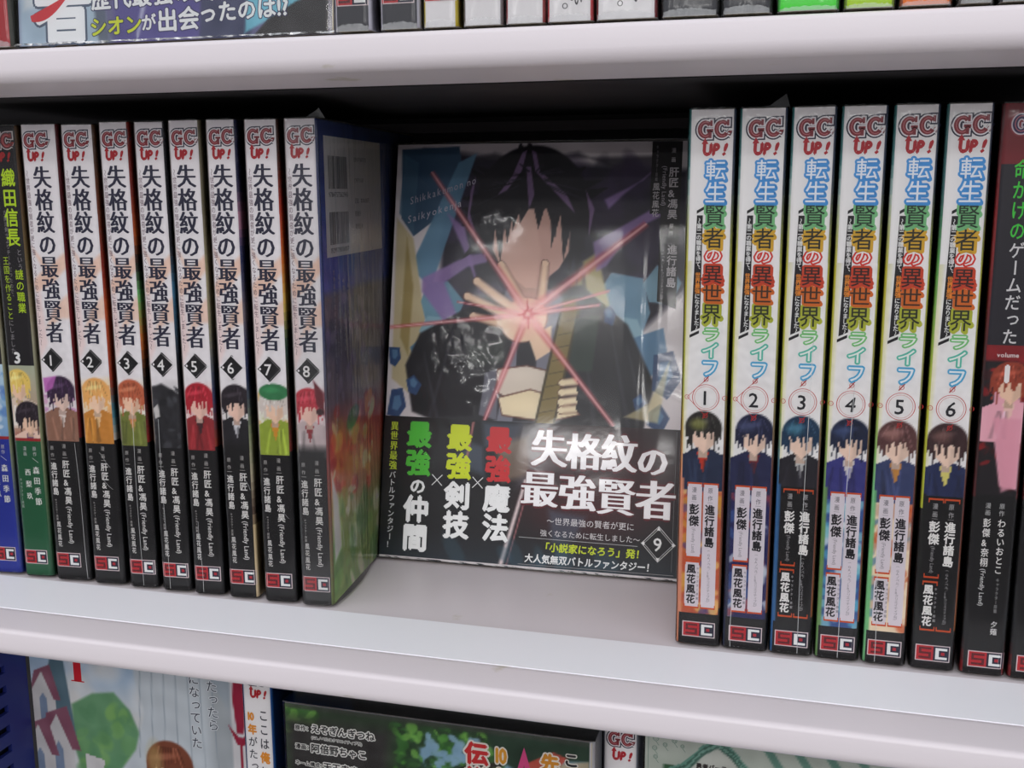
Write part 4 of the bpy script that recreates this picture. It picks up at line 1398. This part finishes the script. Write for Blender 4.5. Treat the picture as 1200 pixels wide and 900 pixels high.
    T.htext('〜世界最強の賢者が更に', 73.6, 19.9, 3.35, (224, 220, 222), .0, mincho=False)
    T.htext('強くなるために転生しました〜', 71.0, 14.9, 3.0, (224, 220, 222), .0)
    T.htext('「小説家になろう」発！', 71.2, 8.7, 4.0, (206, 220, 50), .028, shear=.06)
    T.htext('大人気無双バトルファンタジー！', 64.8, 3.6, 3.95, Wt, .028, shear=.06, squeeze=.92)
    T.line((62, 13.6), (112, 13.4), .2, (190, 188, 190), .07)
    T.line((62, 2.3), (127, 2.6), .2, (150, 148, 150), .07)
    T.rect(126.0, 126.15, 4, 61, (120, 120, 120), .06)
    cx, cz = 120.4, 14.9
    for r_, col, lf in ((7.4, Wt, .06), (7.1, (28, 27, 30), .07), (6.3, Wt, .08), (6.1, (28, 27, 30), .09)):
        T.face([(cx - r_ * .94, cz), (cx, cz - r_), (cx + r_ * .94, cz), (cx, cz + r_)], col, lf)
    for dx, dy in ((1, 0), (-1, 0), (0, 1), (0, -1)):
        b, q = 5.6, 7.2
        T.face([(cx + dx * q, cz + dy * q), (cx + dx * b - dy * .8, cz + dy * b - dx * .8), (cx + dx * b + dy * .8, cz + dy * b + dx * .8)], Wt, .10)
    T.htext('9', cx - 2.2, cz - 2.8, 7.6, Wt, .012, .11)
    T.build('band_lettering', band)
    bag(root, W9, H9, 13.5, M_FILM_FLAT, 11, .5, bumps=((27, 86, 16, 15, 1.7, 1), (110, 112, 4.6, 44, 1.9, 0), (45, 150, 12, 9, .7, 1)))


volume_nine()


# ---------------------------------------------------------------- upper shelf
ZU = 0.2030 + 0.0005


def upper_spine(px0, px1, label, body, side, kind, yaw=0.0):
    w = px1 - px0
    H = 182.0
    root = empty('manga_book', ((px0 + px1) / 2 * MM, -0.0455, ZU), yaw)
    set_props(root, label, 'book', 'spines standing on the shelf above')
    sm = spine_map(w)
    jacket(root, w, H, 127, [(0, body), (60, (220, 216, 220) if kind != 'dark' else body)], [(0, side)], [(0, side)])
    pages(root, w, H, 127)
    cover = root.children[0]
    L = Print(sm)
    if kind in ('dark', 'whitesc', 'whitered'):
        sc_logo(L, .4, 7.6, min(10.6, w - .8), 5.6)
        if kind == 'whitered': L.rect(.3, w * .5, 9.2, 14, (190, 40, 52), .1, 3)
    if kind == 'kana':
        L.vtext('いい。', w * .5, 16.5, 2.6, 4.4, (60, 58, 64), .02)
        L.arc(w * .40, 4.6, .8, .8, .25, 0, 6.283, (50, 48, 54), .06, 16)
        L.vtext('い', w * .68, 8.5, 2.6, 4.2, (60, 58, 64), .03)
    if kind == 'plain':
        L.rect(1.2, w - 1.2, 40, 150, (240, 238, 236), .05, 3)
        L.vtext('異世界ライフ', w * .5, 148, 6, 9, (40, 40, 46), .02)
    L.build('publisher_logo' if kind in ('dark', 'whitesc', 'whitered') else 'title_lettering', cover)
    film(root, w, H, 127, M_FILM_CRINKLE, int(px0), 0.0, False, foot=1.05 if kind == 'plain' else 2.0)
    shift_children(root, -w / 2)


GB = (52, 52, 60)
WB = (232, 230, 232)
upper_spine(151.4, 163.0, 'dark grey spine just right of the face-out cover on the upper shelf', GB, (196, 194, 206), 'dark')
upper_spine(166.0, 178.4, 'dark grey spine on the upper shelf directly left of the white spines', GB, (190, 188, 200), 'dark')
upper_spine(179.6, 190.2, 'white spine with yellow side on the upper shelf, first of the white ones', WB, (196, 176, 40), 'whitesc')
upper_spine(191.9, 203.9, 'white spine on the upper shelf just right of the yellow-sided one', WB, (120, 110, 110), 'whitered')
upper_spine(204.7, 216.4, 'white spine on the upper shelf just left of the kana-lettered pair', WB, (150, 60, 60), 'whitered')
upper_spine(217.0, 230.3, 'narrower white spine on the upper shelf ending in a small circle and kana', WB, (190, 60, 66), 'kana')
upper_spine(231.2, 248.4, 'widest white spine on the upper shelf ending in a small circle and kana', WB, (120, 40, 44), 'kana')
upper_spine(249.7, 265.2, 'black wrinkled-film spine on the upper shelf right of the white spines', (40, 41, 50), (30, 30, 34), 'black')
upper_spine(266.2, 279.4, 'black wrinkled-film spine on the upper shelf left of the bright green spine', (40, 41, 50), (30, 30, 34), 'black')
upper_spine(281.0, 296.9, 'bright green spine on the upper shelf', (84, 232, 70), (60, 170, 60), 'plain')
upper_spine(298.2, 310.9, 'yellow-green spine on the upper shelf', (186, 226, 40), (120, 150, 40), 'plain')
upper_spine(312.2, 325.0, 'orange spine on the upper shelf', (242, 130, 48), (150, 80, 50), 'plain')
upper_spine(326.6, 335.0, 'thin grey-brown spine on the upper shelf right of the orange one', (104, 100, 98), (90, 88, 86), 'black')
upper_spine(336.6, 350.0, 'dark navy spine on the upper shelf at the right picture edge', (44, 44, 66), (40, 40, 50), 'black')
upper_spine(23.0, 36.0, 'red foil-wrapped spine on the upper shelf at the left picture edge', (176, 32, 42), (60, 60, 50), 'black')


def vec_frame(x0, y0, z0, yaw=0.0, lean=0.0):
    U = Vector((math.cos(yaw), math.sin(yaw), 0))
    F_ = Vector((-math.sin(yaw), math.cos(yaw), 0))
    V_ = F_ * math.sin(lean) + Vector((0, 0, 1)) * math.cos(lean)
    N_ = F_ * math.cos(lean) - Vector((0, 0, 1)) * math.sin(lean)
    return Vector((x0, y0, z0)), U, V_, N_


def upper_cover():
    o, U, V_, N_ = vec_frame(0.0375, -0.0435, ZU, math.radians(1.0), math.radians(4))
    root, cover = face_book('face-out book on the upper shelf with violet and cyan cover and yellow lettering', 'face-out volumes', o, U, V_, N_, 112, 160, 12, (120, 116, 130))
    c = Canvas(110, 158, .7, 0, .6, (104, 104, 130))
    c.vgrad([(0, (104, 104, 140)), (30, (120, 112, 152)), (158, (150, 140, 170))])
    c.poly([(0, 0), (34, 0), (24, 60), (0, 60)], (170, 190, 206), 1, 2)
    c.poly([(2, 12), (20, 16), (26, 60), (4, 60)], (206, 212, 216), .9, 2)
    c.poly([(30, 0), (34, 0), (30, 30), (22, 60)], (96, 104, 122), .9, 1)
    c.poly([(36, 0), (72, 0), (68, 14), (60, 60), (34, 60)], (92, 84, 150), .85, 2)
    c.poly([(66, 0), (84, 0), (86, 60), (70, 60)], (70, 74, 104), 1, 1)
    c.poly([(82, 2), (86, 60), (112, 60), (112, 14), (100, 10)], (120, 190, 210), 1, .8)
    c.poly([(84, 0), (90, 6), (100, 11), (112, 14), (112, 0)], (52, 50, 52), 1, .6)
    c.beam((44, 2), (52, 34), .8, 2.5, (196, 200, 220), .8)
    c.mottle(5, .4, 9)
    c.build('cover_artwork', cover, flat, .03)
    P = Print(flat)
    for ch, x, z, s_ in (('者', 6, 1.2, 22),):
        fn = lambda a, b: (x + a * s_, z + (b + .1) * s_ * 1.05)
        P.glyph(ch, fn, (84, 96, 116), .05, ring(.075, 12))
        P.glyph(ch, fn, (240, 242, 244), .08, ring(.04, 8))
    # red brush swoosh
    prev = None
    for k in range(14):
        t = k / 13
        x, z = 5 + 17 * t, 9.2 + 9 * t * t + 1.2 * t
        wd = .6 + 1.1 * math.sin(math.pi * min(1, t * 1.2 + .1))
        cur = ((x, z - wd), (x - wd * .5, z + wd))
        if prev: P.face([prev[0], cur[0], cur[1], prev[1]], (204, 54, 62), .11)
        prev = cur
    Y, W_ = (214, 224, 60), (238, 240, 240)
    sh = (60, 58, 96)
    for (txt, x, z, s_, col) in (('シオン', 26.8, 3.2, 6.4, Y), ('が', 45.6, 4.3, 5.4, W_), ('出会', 51.2, 3.9, 7.6, W_), ('ったのは!?', 66.0, 5.9, 6.7, W_), ('歴代最強の賢者が', 27.5, 11.6, 7.4, W_)):
        P.htext(txt, x, z, s_, sh, outline=.07, lift=.05, rot=.03)
        P.htext(txt, x, z, s_, col, .03, .09, rot=.03)
    P.build('cover_lettering', cover)
    bag(root, 112, 160, 12, M_FILM_FLAT, 5, .5)


upper_cover()

# ---------------------------------------------------------------- lower shelf
ZL = Z3 + 0.0005


def lower_cover(x0, y0, w, label, paint, letters, lean=0.0, H=182, th=14, filmm=True, yaw=0.0):
    o, U, V_, N_ = vec_frame(x0 * MM, y0, ZL, yaw, lean)
    root, cover = face_book(label, 'face-out volumes', o, U, V_, N_, w, H, th, (200, 200, 205))
    c = Canvas(w - 1.4, H - .6, .7, 0, .55, (200, 204, 210))
    paint(c, w, H)
    c.build('cover_artwork', cover, flat, .03)
    P = Print(flat)
    P.owner = cover
    letters(P, w, H)
    P.build('corner_ornament' if letters is letters_frame else 'cover_lettering', cover)
    if filmm: bag(root, w, H, th, M_FILM_FLAT, int(x0), .5)
    return root


def paint_meadow(c, w, H):
    T = H - 40
    c.vgrad([(0, (190, 196, 200)), (T, (206, 208, 208)), (H - 22, (170, 190, 210)), (H, (150, 180, 208))])
    c.splat(20, [(222, 220, 216), (206, 212, 218)], 4, 12, (20, 70, H - 50, H), 3, .5, .6, .9)
    c.poly([(22, H - 60), (22, H - 37), (34, H - 30), (46, H - 28), (54, H - 36), (60, H - 50), (56, H - 80), (30, H - 90)], (104, 150, 110), 1, 1.5)
    c.splat(40, [(130, 176, 96), (92, 140, 100), (112, 160, 100)], 2, 6, (24, 54, H - 78, H - 36), 4, .5)
    c.poly([(10, H - 20), (14, H - 6), (19, H - 14), (24, H - 60), (10, H - 60)], (88, 112, 124), 1, .8)
    # generic gabled houses
    for (x, z, s_) in ((-1, H - 40, 1), (4, H - 66, 1.25), (-6, H - 70, 1.1)):
        c.poly([(x, z - 40), (x, z + 6 * s_), (x + 7 * s_, z + 20 * s_), (x + 14 * s_, z + 4 * s_), (x + 14 * s_, z - 40)], (198, 196, 196))
        c.poly([(x - 1, z + 5 * s_), (x + 3, z + 18 * s_), (x + 12 * s_, z + 22 * s_), (x + 17 * s_, z + 4 * s_), (x + 13 * s_, z + 4 * s_), (x + 7 * s_, z + 18 * s_)], (132, 84, 100), 1, .5)
        c.poly([(x + 5 * s_, z - 14), (x + 5 * s_, z + 4), (x + 7 * s_, z + 7 * s_), (x + 9 * s_, z + 4), (x + 9 * s_, z - 14)], (120, 136, 160), 1, .4)
    c.poly([(28, H - 62), (38, H - 64), (36, H - 100), (26, H - 100)], (206, 204, 204))
    # pale draped stone mass and a brown foliage-like mass
    c.poly([(56, H), (90, H), (112, H - 40), (118, H - 100), (40, H - 100), (44, H - 72), (56, H - 56), (62, H - 36), (58, H - 20)], (190, 198, 204), 1, 1.5)
    c.poly([(96, H - 8), (112, H - 8), (118, H - 80), (98, H - 80)], (150, 156, 160), .7, 6)
    for k in range(7):
        c.beam((62 + k * 6, H), (58 + k * 7, H - 60), .7, .4, (128, 142, 154), .6)
    stand_in(c, 74, H - 49, 2.1, (120, 66, 46), (226, 196, 156), (120, 110, 110), (196, 160, 90), 21)
    c.ellipse(66, H - 60, 4, 9, (186, 168, 104), .5, .9)
    # red sword on a white ground at the right
    c.poly([(108, H), (117, H), (117, H - 100), (108, H - 100)], (206, 204, 206), 1, 1)
    c.poly([(110.3, H), (114.5, H), (115.6, H - 24), (114, H - 40), (110.6, H - 40), (109, H - 24)], (150, 30, 58), 1, .4)
    c.poly([(106, H - 36), (112.4, H - 43), (118, H - 38), (114, H - 46), (110.5, H - 46)], (150, 30, 58), 1, .4)
    c.poly([(111.6, H - 42), (113.3, H - 42), (113, H - 100), (112, H - 100)], (150, 30, 58), 1, .3)
    c.mottle(4, .4, 3)


def letters_meadow(P, w, H):
    P.rect(24.6, 28.8, H - 24.6, H, (196, 38, 48), .06)
    P.rect(22.9, 30.2, H - 25, H - 24.4, (196, 38, 48), .06)
    bl, hl = (52, 58, 74), (214, 218, 222)
    for (txt, x, top) in (('たったら', 98.6, H - 15.2), ('になっていた', 89.4, H - 12.6)):
        P.vtext(txt, x, top, 6, 6.4, hl, outline=.06, lift=.05, h=6)
        P.vtext(txt, x, top, 6, 6.4, bl, .006, .09, h=6)


def paint_forest(c, w, H):
    c.vgrad([(0, (40, 60, 50)), (H - 60, (60, 90, 60)), (H - 30, (56, 96, 50)), (H, (42, 60, 42))])
    c.poly([(58, H - 12), (78, H - 8), (126, H - 6), (126, H - 90), (50, H - 90)], (132, 170, 196), 1, 2)
    c.splat(260, [(84, 150, 60), (56, 110, 48), (120, 180, 80), (40, 80, 40), (30, 60, 34)], .7, 2.8, (46, 92, H - 34, H - 2), 5, .8)
    c.splat(50, [(120, 180, 80), (60, 110, 50)], 1, 3, (0, 14, H - 12, H), 6, .8)
    c.splat(30, [(140, 176, 200)], 1, 2.4, (60, 84, H - 18, H - 6), 8, .9)
    c.poly([(40, H - 48), (56, H - 28), (76, H - 17), (94, H - 12), (92, H - 15), (74, H - 21), (58, H - 34), (46, H - 54)], (44, 40, 36), 1, .8)
    c.poly([(84, H), (128, H), (128, H - 8), (108, H - 10), (98, H - 16), (90, H - 12)], (34, 60, 44), 1, 1.5)
    c.poly([(0, H - 6), (46, H - 6), (44, H - 50), (30, H - 90), (0, H - 90)], (48, 46, 46), 1, 7)
    c.poly([(104, H - 13), (126, H - 8), (126, H - 60), (112, H - 60), (112, H - 30)], (176, 164, 140), 1, 1)
    c.poly([(100, H - 13), (112, H - 6), (118, H - 8), (108, H - 18)], (186, 84, 70), 1, .6)
    c.poly([(0, H - 2), (w, H - 2), (w, H + 1), (0, H + 1)], (60, 66, 58), .8, 1)
    c.mottle(6, .6, 5)


def letters_forest(P, w, H):
    d, gl = (44, 42, 44), (232, 232, 228)
    for (txt, x, z, s_) in (('原作：', 4.0, H - 11.2, 2.5), ('えぞぎんぎつね', 11.0, H - 11.4, 4.0), ('(GAノベル/SBクリエイティブ刊)', 11.2, H - 14.4, 1.55),
                            ('漫画：', 3.9, H - 19.4, 2.5), ('阿倍野ちゃこ', 10.8, H - 20.0, 4.1), ('ネーム構成：', 3.6, H - 26.6, 2.2), ('天王寺きつね', 16.0, H - 27.4, 3.9),
                            ('キャラクター原案：', 3.4, H - 33.6, 2.2)):
        P.htext(txt, x, z, s_, gl, outline=.14, lift=.05)
        P.htext(txt, x, z, s_, d, .03, .09)
    for (ch, x, z, s_, col) in (('伝', 76.6, H - 14.6, 9.8, (196, 40, 44)), ('説', 76.6, H - 25.0, 9.8, (196, 40, 44)), ('10', 88.2, H - 13.4, 8.6, (214, 150, 40)), ('年', 88, H - 23.0, 8.4, (214, 150, 40)),
                                ('先', 107.0, H - 13.4, 7.6, (206, 140, 40))):
        P.htext(ch, x, z, s_, (226, 222, 214), outline=.12, lift=.05, squeeze=.72 if ch == '10' else 1)
        P.htext(ch, x, z, s_, col, .05, .09, squeeze=.72 if ch == '10' else 1)
    P.face([(100.6, H - 5.5), (105.0, H - 21), (102.6, H - 21), (100.6, H - 13), (98.6, H - 21), (96.2, H - 21)], (206, 70, 130), .08)
    P.htext('こ', 116.0, H - 10.6, 6.2, (226, 222, 214), outline=.1, lift=.05)
    P.htext('こ', 116.0, H - 10.6, 6.2, (40, 38, 42), .04, .09)


def paint_frame(c, w, H):
    c.vgrad([(0, (60, 100, 160)), (H - 40, (60, 110, 170)), (H - 20, (176, 184, 174)), (H, (184, 190, 182))])
    c.poly([(7, H - 13), (13, H - 13), (13, H - 60), (7, H - 60)], (52, 92, 62), 1, .4)
    c.poly([(46, H - 11), (130, H - 9), (130, H - 60), (46, H - 60)], (48, 92, 160), .95, 1)
    for k in range(6):
        c.poly([(42 + k * 11, H), (45.5 + k * 11, H), (52 + k * 11, H - 10), (48.5 + k * 11, H - 10)], (92, 136, 122), .9, .5)
    for off, col in ((0, (104, 150, 136)), (1.0, (66, 104, 92)), (2.0, (120, 162, 148)), (2.8, (66, 104, 92))):
        c.poly([(9 + off, H - 60), (9 + off, H - 14.5 - off * .3), (15 + off * .4, H - 11 - off), (21, H - 4 - off), (27, H + .5 - off * 1.3), (33, H - 4 - off), (39 - off * .4, H - 11 - off), (46 - off, H - 14.5 - off * .3), (46 - off, H - 60)], col)
    c.poly([(12.6, H - 60), (12.6, H - 16), (17, H - 13.8), (22, H - 7.6), (27, H - 4), (32, H - 7.6), (37, H - 13.8), (42.4, H - 16), (42.4, H - 60)], (192, 195, 188), 1, .4)
    c.mottle(5, .5, 7)


def letters_frame(P, w, H):
    P.htext('勇者パーティーを', 19.2, H - 12.8, 2.3, (46, 40, 40), .05, .09)
    P.htext('追放された', 21, H - 17, 2.6, (150, 40, 44), .05, .09)
    P.build('cover_lettering', P.owner)
    P.V, P.F, P.C = [], [], []
    g = (118, 142, 130)
    for (x, z, r_) in ((4, H - 3, 1.2), (7.5, H - 5.2, .9), (3.6, H - 7, 1.0), (11, H - 3.2, 1.0), (14, H - 5, .8), (4, H - 10.5, .9)):
        P.arc(x, z, r_, r_, .3, 0, 6.283, g, .06, 16)
        P.arc(x, z, r_ * .5, r_ * .5, .2, 0, 6.283, g, .06, 12)
        P.line((x, z - r_), (x + 1.2, z - r_ - 1.6), .22, g)
    P.line((1.2, H - 1.2), (1.2, H - 40), .25, g)
    P.line((1.2, H - 1.2), (20, H - 1.2), .25, g)


lower_cover(-62.0, 0.050, 124, 'face-out manga on the lower shelf with red-roofed houses and a red sword', paint_meadow, letters_meadow, filmm=False)
lower_cover(95.0, 0.010, 127.5, 'face-out manga on the lower shelf with dark forest cover and red title', paint_forest, letters_forest, H=183)
lower_cover(241.0, 0.018, 130, 'face-out manga with ornate green frame on the cover, lower shelf right', paint_frame, letters_frame, H=187)


def lower_spine(x0, x1, label, side, up=0.0):
    w = x1 - x0
    H = 182.0 + up
    root = empty('manga_book', ((x0 + x1) / 2 * MM, 0.029, ZL), 0)
    set_props(root, label, 'book', 'white spines between the face-out books of the lower shelf')
    sm = spine_map(w)
    jacket(root, w, H, 100, [(0, K), (60, (234, 232, 234))], [(0, side)], [(0, side)])
    pages(root, w, H, 100)
    cover = root.children[0]
    L = Print(sm)
    gc_logo(L, w * .5 - 5.5, 172.2 + up, 11.2, 7)
    up_logo(L, w * .5 - 3.2, 166.8 + up, 7.6, 3.9)
    L.build('publisher_logo', cover)
    T = Print(sm)
    org, bk = (222, 146, 46), (60, 60, 72)
    t = 162 + up
    for ch in 'ここは俺に任せて':
        k_ = ch in '俺任'
        T.vtext(ch, w * .70, t, 4.6, 6.4, org if k_ else bk, .05 if k_ else .015, h=5.6)
        t -= 6.6
    T.htext('10', w * .12, 156.0 + up, 5.0, org, .06, .08, .8)
    t = 154.5 + up
    for ch in '年がたったら伝説':
        k_ = ch in '年伝説'
        T.vtext(ch, w * .30, t, 4.4, 5.6, org if k_ else bk, .05 if k_ else .01, h=5.0)
        t -= 5.8
    T.build('title_lettering', cover)
    film(root, w, H, 100, M_FILM, int(x0), ears=False)
    shift_children(root, -w / 2)


lower_spine(64.5, 78.5, 'white spine on the lower shelf between the houses cover and the forest cover', (36, 90, 160), 6.0)
lower_spine(222.8, 236.8, 'white spine on the lower shelf between the forest cover and the green-framed cover', (140, 146, 160))


# blue slotted plastic divider at the far left of the lower shelf
def divider():
    root = empty('shelf_divider', (-0.0655, -0.045, ZL))
    set_props(root, 'blue slotted plastic divider standing at the far left of the lower shelf', 'divider')
    y1, th = 0.094, 0.0022
    n, H = 20, 0.2
    pitch = H / n
    boxes('panel_frame', [(0, th, 0, 0.012, 0, H), (0, th, y1 - 0.014, y1, 0, H), (-0.001, th + .001, 0, y1, 0, .006), (-.001, th + .001, 0, y1, H - .004, H)], M_BLUE, root)
    slat = None
    for k in range(n - 1):
        o = boxes('slat', [(0, th, 0.012, y1 - 0.014, 0, pitch * .62)], M_BLUE, root) if slat is None else bpy.data.objects.new('slat', slat.data)
        if slat is not None:
            COL.objects.link(o)
            o.parent = root
        else: slat = o
        o.location = (0, 0, .006 + pitch * k + .003)
    boxes('backing_sheet', [(-0.0025, -0.0018, 0, y1, 0, H)], new_mat('dark_blue_backing', (18, 20, 40), .6), root)


divider()
